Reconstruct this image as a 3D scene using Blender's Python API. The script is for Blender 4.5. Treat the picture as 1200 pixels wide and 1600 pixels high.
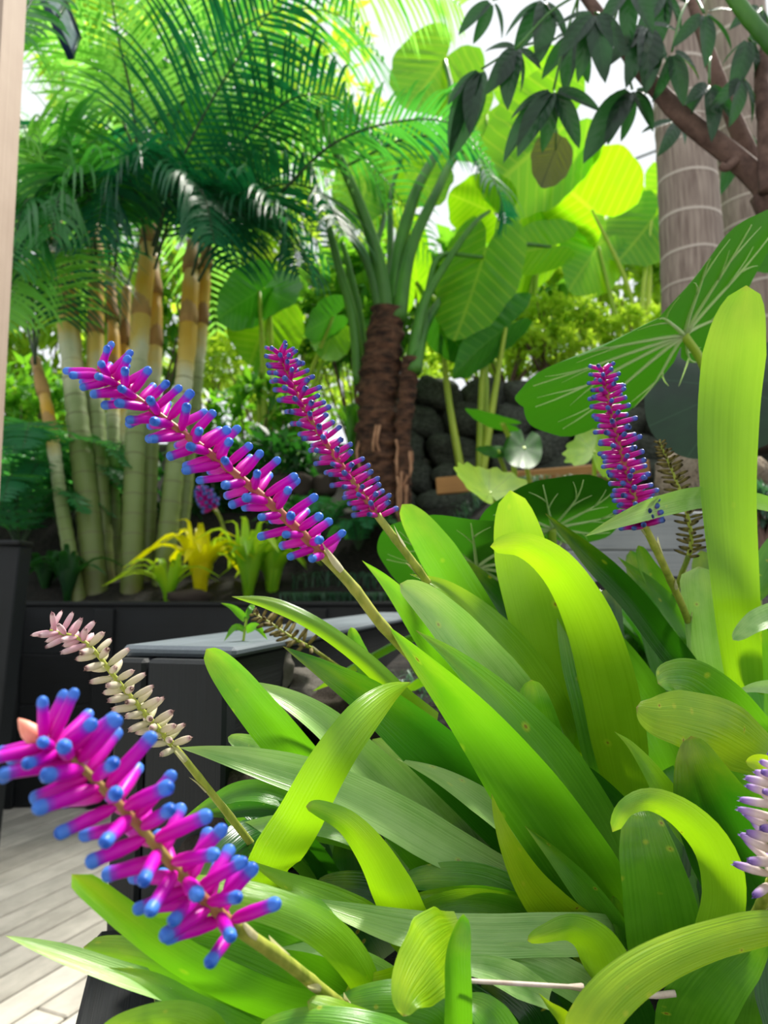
import bpy, math, random
from mathutils import Vector, Matrix, Quaternion, noise
R = random.Random(7)
for o in list(bpy.data.objects): bpy.data.objects.remove(o)
scene = bpy.context.scene
COL = scene.collection
# ------------------------------------------------------------------ camera
F = 1155.0; PITCH = math.radians(6.0); EYE = Vector((0, 0, .95))
cd = bpy.data.cameras.new('camera'); cam = bpy.data.objects.new('camera', cd); COL.objects.link(cam)
cd.sensor_fit = 'VERTICAL'; cd.sensor_height = 36; cd.sensor_width = 36; cd.lens = 36 * F / 1600
cam.location = EYE; cam.rotation_euler = (math.pi / 2 + PITCH, 0, 0)
cd.clip_start = .02; cd.clip_end = 200
cd.dof.use_dof = True; cd.dof.focus_distance = .52; cd.dof.aperture_fstop = 9.5
scene.camera = cam
# ------------------------------------------------------------------ light
w = bpy.data.worlds.new('world'); scene.world = w; w.use_nodes = True
bg = w.node_tree.nodes['Background']; bg.inputs[0].default_value = (.93, .97, 1, 1); bg.inputs[1].default_value = .8
sd = bpy.data.lights.new('sun', 'SUN'); sd.energy = 7.0; sd.angle = math.radians(14); sd.color = (1, .96, .86)
sun = bpy.data.objects.new('sun', sd); COL.objects.link(sun)
sun.rotation_euler = Vector((.38, .52, 1.0)).to_track_quat('Z', 'Y').to_euler()
vs = scene.view_settings; vs.view_transform = 'Standard'; vs.look = 'None'; vs.gamma = 1; vs.use_curve_mapping = False; vs.exposure = .5

# ------------------------------------------------------------------ helpers
CP, SP = math.cos(PITCH), math.sin(PITCH)
def ray(px, py):
    u = (px - 600) / F; v = (800 - py) / F
    return Vector((u, CP - SP * v, SP + CP * v))
def at(px, py, Y):
    d = ray(px, py); return EYE + d * (Y / d.y)
def onz(px, py, z):
    d = ray(px, py); return EYE + d * ((z - EYE.z) / d.z)
def px2m(p, Y): return p * Y / F
def hx(s):
    c = [int(s[i:i + 2], 16) / 255 for i in (0, 2, 4)]
    return tuple(x / 12.92 if x <= .04045 else ((x + .055) / 1.055) ** 2.4 for x in c) + (1,)
def cat(P, n):
    P = [tuple(p) for p in P]; m = len(P)
    if m == 2: P = [P[0], tuple((a + b) / 2 for a, b in zip(*P)), P[1]]; m = 3
    out = []
    for i in range(n):
        s = i / (n - 1) * (m - 1); k = min(int(s), m - 2); t = s - k
        p1, p2 = P[k], P[k + 1]
        p0 = P[k - 1] if k > 0 else tuple(2 * a - b for a, b in zip(p1, p2))
        p3 = P[k + 2] if k + 2 < m else tuple(2 * b - a for a, b in zip(p1, p2))
        out.append(tuple(.5 * (2 * b + (c - a) * t + (2 * a - 5 * b + 4 * c - d) * t * t + (3 * b - a - 3 * c + d) * t ** 3) for a, b, c, d in zip(p0, p1, p2, p3)))
    return out
def lerp_list(L, t):
    if isinstance(L, (int, float)): return L
    s = t * (len(L) - 1); k = min(int(s), len(L) - 2); f = s - k
    return L[k] * (1 - f) + L[k + 1] * f
def tab(T, a):
    for (a0, r0), (a1, r1) in zip(T, T[1:]):
        if a <= a1:
            f = (a - a0) / (a1 - a0); f = f * f * (3 - 2 * f); return r0 * (1 - f) + r1 * f
    return T[-1][1]

class MB:
    def __init__(s): s.v = []; s.f = []; s.uv = []; s.mi = []
    def add(s, v, f, uv=None, mi=0):
        n = len(s.v); s.v += [tuple(p) for p in v]; s.f += [tuple(i + n for i in q) for q in f]
        s.uv += uv if uv else [(0, 0)] * len(v); s.mi += [mi] * len(f)
    def mesh(s, name, mats, smooth=True):
        me = bpy.data.meshes.new(name); me.from_pydata(s.v, [], s.f)
        ul = me.uv_layers.new(name='UVMap'); n = len(me.loops)
        idx = [0] * n; me.loops.foreach_get('vertex_index', idx)
        flat = [0.0] * (2 * n)
        for i, k in enumerate(idx): flat[2 * i], flat[2 * i + 1] = s.uv[k]
        ul.data.foreach_set('uv', flat)
        for m in (mats if isinstance(mats, (list, tuple)) else [mats]): me.materials.append(m)
        me.polygons.foreach_set('material_index', s.mi)
        if smooth: me.polygons.foreach_set('use_smooth', [True] * len(s.f))
        me.update(); return me
    def build(s, name, mats, parent=None, smooth=True): return link(name, s.mesh(name, mats, smooth), parent)
def link(name, me, parent=None):
    o = bpy.data.objects.new(name, me); COL.objects.link(o)
    if parent is not None: o.parent = parent; o.matrix_parent_inverse = world_m(parent).inverted()
    return o
def world_m(o):
    m = Matrix.LocRotScale(o.location, o.rotation_euler, o.scale)
    return m if o.parent is None else world_m(o.parent) @ o.matrix_parent_inverse @ m
def thing(name, label, cat_, loc, group=None):
    o = bpy.data.objects.new(name, None); COL.objects.link(o); o.location = loc; o.empty_display_size = .05
    return tag(o, label, cat_, group)
def tag(o, label, cat_, group=None):
    o['label'] = label; o['category'] = cat_
    if group: o['group'] = group
    return o
def stuff(o): o['kind'] = 'stuff'; return o
def struct(o): o['kind'] = 'structure'; return o

def tube(mb, pts, rad, sides=8, cap=True, mi=0):
    n = len(pts); pts = [Vector(p) for p in pts]; v = []; uv = []; f = []; prev = None
    for i, p in enumerate(pts):
        t = (pts[min(i + 1, n - 1)] - pts[max(i - 1, 0)]).normalized()
        if prev is None: a = t.orthogonal().normalized()
        else:
            a = prev - t * prev.dot(t)
            a = a.normalized() if a.length > 1e-6 else t.orthogonal().normalized()
        prev = a; b = t.cross(a); r = rad[i] if isinstance(rad, list) else rad
        for k in range(sides):
            th = 2 * math.pi * k / sides
            v.append(p + (a * math.cos(th) + b * math.sin(th)) * r); uv.append((k / sides, i / (n - 1)))
    for i in range(n - 1):
        for k in range(sides):
            k2 = (k + 1) % sides; f.append((i * sides + k, i * sides + k2, (i + 1) * sides + k2, (i + 1) * sides + k))
    if cap: f.append(tuple(range(sides))[::-1]); f.append(tuple((n - 1) * sides + k for k in range(sides)))
    mb.add(v, f, uv, mi)
def boxv(mb, c, x, y, z, bev=.006, mi=0):
    """box with centre c and half-axis vectors x, y, z; edges chamfered"""
    c, x, y, z = Vector(c), Vector(x), Vector(y), Vector(z)
    def prof(k): return 1 - bev / k.length if k.length > bev * 1.5 else .5
    v = []; a, b, d = prof(x), prof(y), prof(z)
    for (s0, s1, s2) in ((a, b, -1), (a, 1, -d), (1, b, -d), (1, b, d), (a, 1, d), (a, b, 1)): pass
    # octagonal cross section in x-z swept along y
    oct_ = [(a, -1), (1, -d), (1, d), (a, 1), (-a, 1), (-1, d), (-1, -d), (-a, -1)]
    for q, sc in ((-1, .0), (-b, 1), (b, 1), (1, .0)):
        for (u, w_) in oct_:
            if sc == 0: u = max(-a, min(a, u)); w_ = max(-d, min(d, w_))
            v.append(c + x * u + y * q + z * w_)
    f = [tuple(range(8)), tuple(range(24, 32))[::-1]]
    for r in range(3):
        for k in range(8): f.append((r * 8 + k, (r + 1) * 8 + k, (r + 1) * 8 + (k + 1) % 8, r * 8 + (k + 1) % 8))
    mb.add(v, f, [(p.x, p.y) for p in v], mi)

# ------------------------------------------------------------------ materials
def newmat(name):
    m = bpy.data.materials.new(name); m.use_nodes = True; nt = m.node_tree
    for n in list(nt.nodes): nt.nodes.remove(n)
    return m, nt
class N:
    def __init__(s, nt): s.nt = nt
    def __call__(s, typ, ins=None, **kw):
        n = s.nt.nodes.new('ShaderNode' + typ)
        for k, v in kw.items(): setattr(n, k, v)
        for k, v in (ins or {}).items(): s.set(n.inputs[k], v)
        return n
    def set(s, i, v):
        if hasattr(v, 'bl_idname') and hasattr(v, 'outputs'): v = v.outputs[0]
        if isinstance(v, bpy.types.NodeSocket): s.nt.links.new(v, i)
        else: i.default_value = v
    def math(s, op, a, b=0, c=0, clamp=False):
        n = s('Math', {0: a, 1: b, 2: c}, operation=op); n.use_clamp = clamp; return n.outputs[0]
    def mix(s, f, a, b, blend='MIX'):
        n = s('Mix', data_type='RGBA', blend_type=blend); s.set(n.inputs[0], f); s.set(n.inputs[6], a); s.set(n.inputs[7], b); return n.outputs[2]
    def ramp(s, f, stops, interp='LINEAR'):
        n = s('ValToRGB', {0: f}); cr = n.color_ramp; cr.interpolation = interp
        while len(cr.elements) < len(stops): cr.elements.new(.5)
        for e, (p, c) in zip(cr.elements, stops): e.position = p; e.color = c if len(c) == 4 else tuple(c) + (1,)
        return n.outputs[0]
    def range(s, v, a, b, c=0., d=1.):
        return s('MapRange', {0: v, 1: a, 2: b, 3: c, 4: d}).outputs[0]
def W(v): return (v, v, v, 1)

def leaf_out(n, col, tcol, rough, trans, spec=.5, normal=None, coat=0):
    p = n('BsdfPrincipled', {'Base Color': col, 'Roughness': rough, 'Specular IOR Level': spec})
    if coat: p.inputs['Coat Weight'].default_value = coat; p.inputs['Coat Roughness'].default_value = .2
    t = n('BsdfTranslucent', {'Color': tcol})
    if normal is not None: n.set(p.inputs['Normal'], normal)
    mx = n('MixShader', {0: trans, 1: p, 2: t}); o = n('OutputMaterial', {0: mx})

def strap_mat(name, a, b, tr, rough=.32, trans=.42, spots=.5, sheen_tint=0.):
    m, nt = newmat(name); n = N(nt)
    uv = n('TexCoord').outputs['UV']; oi = n('ObjectInfo')
    sep = n('SeparateXYZ', {0: uv}); u, v = sep.outputs[0], sep.outputs[1]
    rnd = oi.outputs['Random']
    off = n('CombineXYZ', {0: n.math('MULTIPLY', rnd, 91.), 1: n.math('MULTIPLY', rnd, 37.), 2: 0.}).outputs[0]
    def scaled(sx, sy):
        c = n('CombineXYZ', {0: n.math('MULTIPLY', u, sx), 1: n.math('MULTIPLY', v, sy), 2: 0.}).outputs[0]
        return n('VectorMath', {0: c, 1: off}, operation='ADD').outputs[0]
    streak = n('TexNoise', {'Vector': scaled(26, 1.6), 'Scale': 1., 'Detail': 3.}).outputs[0]
    blot = n('TexNoise', {'Vector': scaled(1.3, 5), 'Scale': 1., 'Detail': 4.}).outputs[0]
    f = n.math('ADD', n.math('MULTIPLY', blot, .9), n.math('MULTIPLY', streak, .85))
    f = n.math('ADD', f, n.math('MULTIPLY', n.math('SUBTRACT', rnd, .5), .5))
    f = n.range(f, .62, 1.18)
    col = n.mix(f, a, b); tc = n.mix(f, tr, n.mix(.35, tr, b))
    # yellowing towards the tip and paler base
    tipf = n.math('MULTIPLY', n.range(v, .72, 1.), n.range(blot, .35, .7)); 
    col = n.mix(n.math('MULTIPLY', tipf, .45), col, hx('b8c81e')); tc = n.mix(n.math('MULTIPLY', tipf, .45), tc, hx('d2e02a'))
    basef = n.range(v, .16, .0)
    col = n.mix(n.math('MULTIPLY', basef, .5), col, hx('a9bf6a'))
    # small scars
    vor = n('TexVoronoi', {'Vector': scaled(2.2, 13), 'Scale': 1.}); d = vor.outputs['Distance']
    rsel = n('SeparateColor', {0: vor.outputs['Color']}).outputs[0]
    sel = n.math('GREATER_THAN', rsel, 1 - .42 * spots)
    ring = n.math('MULTIPLY', n.range(d, .20, .11), sel); core = n.math('MULTIPLY', n.range(d, .09, .055), sel)
    col = n.mix(n.math('MULTIPLY', ring, .55), col, hx('c9c834')); col = n.mix(n.math('MULTIPLY', core, .75), col, hx('8a5a1e'))
    tc = n.mix(n.math('MULTIPLY', core, .8), tc, hx('7a4a14'))
    mus = n.range(v, .985, 1.); col = n.mix(mus, col, hx('8a5a30'))
    if sheen_tint:  # whitish sky sheen painted into the leaf colour
        col = n.mix(n.math('MULTIPLY', n.range(n.math('ADD', n.math('MULTIPLY', streak, .35), n.math('MULTIPLY', blot, .65)), .2, .65), sheen_tint), col, hx('c6e49c'))
    bp = n('Bump', {'Height': streak, 'Strength': .35, 'Distance': .002}).outputs[0]
    leaf_out(n, col, tc, rough, trans, .55, bp); return m
SM = {
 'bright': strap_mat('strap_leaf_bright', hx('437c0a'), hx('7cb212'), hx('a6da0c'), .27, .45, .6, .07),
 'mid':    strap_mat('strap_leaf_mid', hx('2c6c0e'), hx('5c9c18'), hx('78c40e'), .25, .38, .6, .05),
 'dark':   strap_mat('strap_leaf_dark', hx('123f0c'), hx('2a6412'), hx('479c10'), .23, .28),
 'pale':   strap_mat('strap_leaf_pale_sheen', hx('4c8a2c'), hx('7cac4c'), hx('8cc838'), .27, .28, .4, .6),  # paler copy for shiny leaves, sheen put into the base colour
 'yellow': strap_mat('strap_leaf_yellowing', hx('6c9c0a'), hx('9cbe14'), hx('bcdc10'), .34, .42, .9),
}

def simple_mat(name, a, b, scale=8., rough=.6, bump=.3, dist=.01, trans=0., tcol=None, detail=5., stretch=(1, 1, 1), spec=.4, coord='Object', metal=0.):
    m, nt = newmat(name); n = N(nt)
    mp = n('Mapping', {'Vector': n('TexCoord').outputs[coord], 'Scale': stretch}).outputs[0]
    oi = n('ObjectInfo').outputs['Random']
    nz = n('TexNoise', {'Vector': n('VectorMath', {0: mp, 1: n('CombineXYZ', {0: n.math('MULTIPLY', oi, 50.)}).outputs[0]}, operation='ADD').outputs[0], 'Scale': scale, 'Detail': detail, 'Roughness': .6}).outputs[0]
    f = n.range(n.math('ADD', nz, n.math('MULTIPLY', n.math('SUBTRACT', oi, .5), .25)), .3, .7)
    col = n.mix(f, a, b)
    bp = n('Bump', {'Height': nz, 'Strength': bump, 'Distance': dist}).outputs[0]
    if trans: leaf_out(n, col, tcol or b, rough, trans, spec, bp)
    else:
        p = n('BsdfPrincipled', {'Base Color': col, 'Roughness': rough, 'Specular IOR Level': spec, 'Normal': bp, 'Metallic': metal}); n('OutputMaterial', {0: p})
    return m

def blade_mat(name, a, b, tr, vein, rough=.35, trans=.45, radial=False, nv=8., vs_=.5, spec=.45):
    """broad leaf: uv is the blade plane, midrib along +v from (0.5,0.5)"""
    m, nt = newmat(name); n = N(nt)
    sep = n('SeparateXYZ', {0: n('TexCoord').outputs['UV']}); x = n.math('SUBTRACT', sep.outputs[0], .5); y = n.math('SUBTRACT', sep.outputs[1], .5)
    ax = n.math('ABSOLUTE', x); rnd = n('ObjectInfo').outputs['Random']
    if radial:
        an = n.math('DIVIDE', n.math('ARCTAN2', x, y), 2 * math.pi)
        ph = n.math('MULTIPLY', an, nv)
        rr = n.math('POWER', n.math('ADD', n.math('MULTIPLY', x, x), n.math('MULTIPLY', y, y)), .5)
        dist = n.math('MULTIPLY', n.math('PINGPONG', n.math('ADD', ph, .5), .5), 1.)
        lines = n.range(n.math('MULTIPLY', dist, n.math('ADD', rr, .02)), .012, .003)
    else:
        ph = n.math('MULTIPLY', n.math('SUBTRACT', y, n.math('MULTIPLY', ax, .55)), nv * 2)
        dist = n.math('PINGPONG', ph, .5)
        lines = n.math('MAXIMUM', n.range(dist, .10, .03), n.range(ax, .014, .005))
    fine = n('TexNoise', {'Vector': n('VectorMath', {0: n('TexCoord').outputs['UV'], 1: n('CombineXYZ', {0: n.math('MULTIPLY', rnd, 30.)}).outputs[0]}, operation='ADD').outputs[0], 'Scale': 7., 'Detail': 4.}).outputs[0]
    f = n.range(n.math('ADD', fine, n.math('MULTIPLY', n.math('SUBTRACT', rnd, .5), .3)), .3, .7)
    col = n.mix(f, a, b); col = n.mix(n.math('MULTIPLY', lines, vs_), col, vein)
    tc = n.mix(f, tr, n.mix(.4, tr, b)); tc = n.mix(n.math('MULTIPLY', lines, vs_ * .7), tc, vein)
    bp = n('Bump', {'Height': dist, 'Strength': .25, 'Distance': .0015 if radial else .006}).outputs[0]
    leaf_out(n, col, tc, rough, trans, spec, bp); return m
M_aloc = blade_mat('elephant_ear_leaf', hx('418c0a'), hx('6cb414'), hx('a0e00c'), hx('d0e83c'), .4, .55, vs_=.4)
M_aloc_d = blade_mat('elephant_ear_leaf_old', hx('1f6a1c'), hx('3f8e20'), hx('5cb81c'), hx('86c24a'), .35, .4, vs_=.3)
M_aloc_b = blade_mat('withered_leaf', hx('4a5a20'), hx('68702a'), hx('78842a'), hx('2e3a18'), .5, .4, nv=12, vs_=.7)
M_farf = blade_mat('leopard_leaf', hx('1a4e10'), hx('2c6c12'), hx('468e12'), hx('b0d86a'), .4, .24, radial=True, nv=9, vs_=.0, spec=.2)
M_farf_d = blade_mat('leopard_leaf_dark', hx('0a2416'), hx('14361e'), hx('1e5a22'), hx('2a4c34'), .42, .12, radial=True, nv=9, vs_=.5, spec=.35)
M_farf_y = blade_mat('leopard_leaf_young', hx('5c8c10'), hx('86aa18'), hx('b4d420'), hx('5a6a18'), .6, .45, radial=True, nv=11, vs_=.6, spec=.1)
M_vein = simple_mat('leaf_vein', hx('d4eca0'), hx('f0fad0'), 10, .4, .05, trans=.4, tcol=hx('e0f8b0'))
M_stalk = simple_mat('green_stalk', hx('2a5c24'), hx('528a30'), 3, .35, .05, trans=.1, tcol=hx('6cac30'), stretch=(3, 3, .6))
M_stalk_y = simple_mat('yellow_green_stalk', hx('8cb030'), hx('b6cc48'), 3, .4, .05, trans=.1)
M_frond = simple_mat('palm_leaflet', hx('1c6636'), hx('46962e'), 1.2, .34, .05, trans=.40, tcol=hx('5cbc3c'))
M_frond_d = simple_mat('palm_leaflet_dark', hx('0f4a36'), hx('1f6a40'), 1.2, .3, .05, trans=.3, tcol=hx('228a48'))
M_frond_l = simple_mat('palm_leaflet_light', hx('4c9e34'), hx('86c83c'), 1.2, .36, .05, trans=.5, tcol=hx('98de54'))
M_rachis = simple_mat('palm_rachis', hx('1c3020'), hx('34502a'), 4, .4, .1)
M_soil = simple_mat('dark_soil', hx('0e0c0a'), hx('2c2620'), 40, .95, .9, .02)
M_lava = None
def lava(name, a, b, sc=26.):
    m, nt = newmat(name); n = N(nt); tc = n('TexCoord').outputs['Object']
    nz = n('TexNoise', {'Vector': tc, 'Scale': sc * .35, 'Detail': 8., 'Roughness': .7}).outputs[0]
    vo = n('TexVoronoi', {'Vector': tc, 'Scale': sc}).outputs['Distance']
    h = n.math('ADD', n.range(vo, .05, .4), nz)
    col = n.mix(n.range(nz, .3, .7), a, b); col = n.mix(n.range(vo, .28, .08), col, W(.006))
    bp = n('Bump', {'Height': h, 'Strength': .9, 'Distance': .3 / sc}).outputs[0]
    n('OutputMaterial', {0: n('BsdfPrincipled', {'Base Color': col, 'Roughness': .95, 'Specular IOR Level': .2, 'Normal': bp})}); return m
M_lava = lava('dark_lava_rock', hx('20241f'), hx('666c62'), 22)
M_lavag = lava('grey_lava_rock', hx('5a544e'), hx('a09a90'), 110)
M_lavab = lava('brown_lava_rock', hx('2a2420'), hx('5a5048'), 90)
def board_mat(name, a, b, axis_scale, rough=.6, bump=.25):
    m, nt = newmat(name); n = N(nt); oi = n('ObjectInfo').outputs['Random']
    mp = n('Mapping', {'Vector': n('TexCoord').outputs['Generated'], 'Scale': axis_scale}).outputs[0]
    mp = n('VectorMath', {0: mp, 1: n('CombineXYZ', {0: n.math('MULTIPLY', oi, 40.), 2: n.math('MULTIPLY', oi, 17.)}).outputs[0]}, operation='ADD').outputs[0]
    g = n('TexNoise', {'Vector': mp, 'Scale': 1., 'Detail': 6., 'Roughness': .65}).outputs[0]
    big = n('TexNoise', {'Vector': n('TexCoord').outputs['Object'], 'Scale': 7., 'Detail': 4.}).outputs[0]
    f = n.range(n.math('ADD', n.math('ADD', n.math('MULTIPLY', g, .6), n.math('MULTIPLY', big, .5)), n.math('MULTIPLY', n.math('SUBTRACT', oi, .5), .3)), .35, .8)
    bp = n('Bump', {'Height': g, 'Strength': bump, 'Distance': .004}).outputs[0]
    n('OutputMaterial', {0: n('BsdfPrincipled', {'Base Color': n.mix(f, a, b), 'Roughness': rough, 'Specular IOR Level': .35, 'Normal': bp})}); return m
M_sleeper = board_mat('black_stained_timber', hx('080b0e'), hx('151a1f'), (3, 30, 30), .6)
M_deck = board_mat('weathered_deck_board', hx('a39e94'), hx('cfc9be'), (30, 2, 2), .8)
M_post = board_mat('pale_timber', hx('a58f80'), hx('c4b0a0'), (22, 22, 1.2), .7)
M_greyb = board_mat('grey_weathered_timber', hx('7b7f82'), hx('a3a5a6'), (2, 20, 20), .8)
M_rust = board_mat('rusty_brown_edging', hx('7a5630'), hx('a87c48'), (2, 20, 20), .8)
M_steel = simple_mat('dark_steel', hx('10203a'), hx('1c3050'), 5, .4, .05, spec=.5)

def floret_mat(name, stops, rough=.38):
    m, nt = newmat(name); n = N(nt)
    v = n('SeparateXYZ', {0: n('TexCoord').outputs['UV']}).outputs[1]
    rnd = n('ObjectInfo').outputs['Random']
    nz = n('TexNoise', {'Vector': n('TexCoord').outputs['Object'], 'Scale': 300., 'Detail': 2.}).outputs[0]
    f = n.math('ADD', v, n.math('ADD', n.math('MULTIPLY', n.math('SUBTRACT', nz, .5), .06), n.math('MULTIPLY', n.math('SUBTRACT', rnd, .5), .07)))
    col = n.ramp(f, stops)
    p = n('BsdfPrincipled', {'Base Color': col, 'Roughness': rough, 'Specular IOR Level': .3})
    t = n('BsdfTranslucent', {'Color': col}); n('OutputMaterial', {0: n('MixShader', {0: .3, 1: p, 2: t})}); return m
M_flo = floret_mat('magenta_floret', [(0, hx('c01a78')), (.12, hx('d60cb0')), (.68, hx('cc0cc0')), (.79, hx('9040c8')), (.85, hx('5488e0')), (.97, hx('4a88e4')), (1., hx('2a60c0'))])
M_flo2 = floret_mat('magenta_floret_far', [(0, hx('c83482')), (.15, hx('d0189c')), (.66, hx('c018a4')), (.8, hx('7a54b4')), (.86, hx('5876c8')), (.97, hx('4a62b4')), (1., hx('23306a'))])
M_flo_pale = floret_mat('faded_floret', [(0, hx('b9bd84')), (.3, hx('d6d0b0')), (.85, hx('ddd0c0')), (.95, hx('c8a8a8')), (1., hx('7a5a58'))], .6)
M_flo_pink = floret_mat('pink_faded_floret', [(0, hx('c79aa8')), (.5, hx('dcb4c0')), (.9, hx('dcc4c8')), (1., hx('8a6068'))], .6)
M_flo_lil = floret_mat('lilac_tipped_floret', [(0, hx('d8c4b0')), (.6, hx('e0cfd0')), (.85, hx('b090d0')), (1., hx('6a50a0'))], .6)
M_flo_dry = floret_mat('dry_seed_floret', [(0, hx('6a6030')), (.6, hx('8a7c48')), (1., hx('3a2c18'))], .7)
M_stem = simple_mat('flower_stem', hx('5c7218'), hx('a4a648'), 90, .5, .4, .002, stretch=(1, 1, .3))
M_bract = simple_mat('papery_bract', hx('b0a878'), hx('dcd8b8'), 120, .7, .2, .001, trans=.35, tcol=hx('d8d4a0'))
M_axis = simple_mat('flower_axis', hx('a0484a'), hx('8a7a3a'), 60, .5, .3, .002)
M_axis_g = simple_mat('faded_flower_axis', hx('8a9a30'), hx('aab04a'), 60, .5, .3, .002)
M_bud = simple_mat('coral_bud', hx('e06a4a'), hx('f0a08a'), 80, .5, .2, .001)
def bark_mat(name, a, b, ring, nr):
    m, nt = newmat(name); n = N(nt); sep = n('SeparateXYZ', {0: n('TexCoord').outputs['UV']})
    v = n.math('ADD', sep.outputs[1], n.math('MULTIPLY', n('TexNoise', {'Vector': n('TexCoord').outputs['Object'], 'Scale': 3.}).outputs[0], .012))
    d = n.math('PINGPONG', n.math('MULTIPLY', v, nr), .5)
    st = n('TexNoise', {'Vector': n('CombineXYZ', {0: n.math('MULTIPLY', sep.outputs[0], 60.), 1: n.math('MULTIPLY', sep.outputs[1], 14.)}).outputs[0], 'Scale': 1., 'Detail': 4.}).outputs[0]
    col = n.mix(n.range(st, .3, .7), a, b); col = n.mix(n.range(d, .05, .015), col, ring)
    bp = n('Bump', {'Height': n.math('ADD', st, n.range(d, .08, 0.)), 'Strength': .4, 'Distance': .01}).outputs[0]
    n('OutputMaterial', {0: n('BsdfPrincipled', {'Base Color': col, 'Roughness': .8, 'Normal': bp, 'Specular IOR Level': .2})}); return m
M_palmtrunk = bark_mat('ringed_palm_bark', hx('74645c'), hx('a39488'), hx('c2b6aa'), 16)
M_bark = simple_mat('branch_bark', hx('4a3630'), hx('7a6056'), 25, .85, .6, .01)
M_alotrunk = simple_mat('fibrous_brown_trunk', hx('20130d'), hx('74503a'), 14, .9, .9, .02, stretch=(1, 1, 2.5))
M_fibre = simple_mat('pale_fibre', hx('8a6248'), hx('b88c6c'), 20, .9, .5)
def cane_mat():
    m, nt = newmat('ringed_cane'); n = N(nt); sep = n('SeparateXYZ', {0: n('TexCoord').outputs['UV']}); rnd = n('ObjectInfo').outputs['Random']
    nz = n('TexNoise', {'Vector': n('TexCoord').outputs['Object'], 'Scale': 5., 'Detail': 4.}).outputs[0]
    v = n.math('ADD', sep.outputs[1], n.math('MULTIPLY', n.math('ADD', n.math('SUBTRACT', nz, .5), n.math('MULTIPLY', n.math('SUBTRACT', rnd, .5), .5)), .22))
    col = n.ramp(v, [(0, hx('5a5238')), (.08, hx('5c6a34')), (.3, hx('6e8048')), (.42, hx('8a9a6c')), (.5, hx('c4c8a8')), (.56, hx('ccb45c')), (.72, hx('c89a20')), (.85, hx('c8a868')), (1, hx('9a7a4a'))])
    d = n.math('PINGPONG', n.math('MULTIPLY', sep.outputs[1], 26.), .5)
    low = n.range(sep.outputs[1], .52, .46)
    col = n.mix(n.math('MULTIPLY', n.range(d, .07, .03), n.math('MULTIPLY', low, .7)), col, hx('5c5c3c'))
    p = n('BsdfPrincipled', {'Base Color': col, 'Roughness': .45, 'Specular IOR Level': .35})
    n('OutputMaterial', {0: p}); return m
M_cane = cane_mat()
M_sheath = simple_mat('papery_sheath', hx('7a5a38'), hx('b08c54'), 9, .8, .4, stretch=(1, 1, .3))
M_sche = blade_mat('umbrella_tree_leaflet', hx('0e2a1a'), hx('1f4428'), hx('2f6a28'), hx('3a5a3a'), .3, .25, nv=7, vs_=.25)
def foliage(name, a, b, t, tr=.45): return simple_mat(name, a, b, 1.6, .45, .02, trans=tr, tcol=t)
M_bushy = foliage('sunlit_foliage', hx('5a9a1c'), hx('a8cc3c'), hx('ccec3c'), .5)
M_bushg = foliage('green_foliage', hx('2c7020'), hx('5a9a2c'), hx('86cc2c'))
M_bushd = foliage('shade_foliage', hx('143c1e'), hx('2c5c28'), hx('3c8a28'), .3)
M_mondo = foliage('bluish_grass', hx('2a4a3c'), hx('5a7c64'), hx('5a9a5a'), .25)
M_fern = foliage('fern_green', hx('1e6440'), hx('3f8c50'), hx('5cb84a'), .4)
M_ybrom = foliage('yellow_bromeliad_leaf', hx('cfc400'), hx('e8e208'), hx('f4f408'), .5)
M_gbrom = foliage('lime_bromeliad_leaf', hx('6aac1c'), hx('a4d02c'), hx('c8ec2c'), .5)

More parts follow.
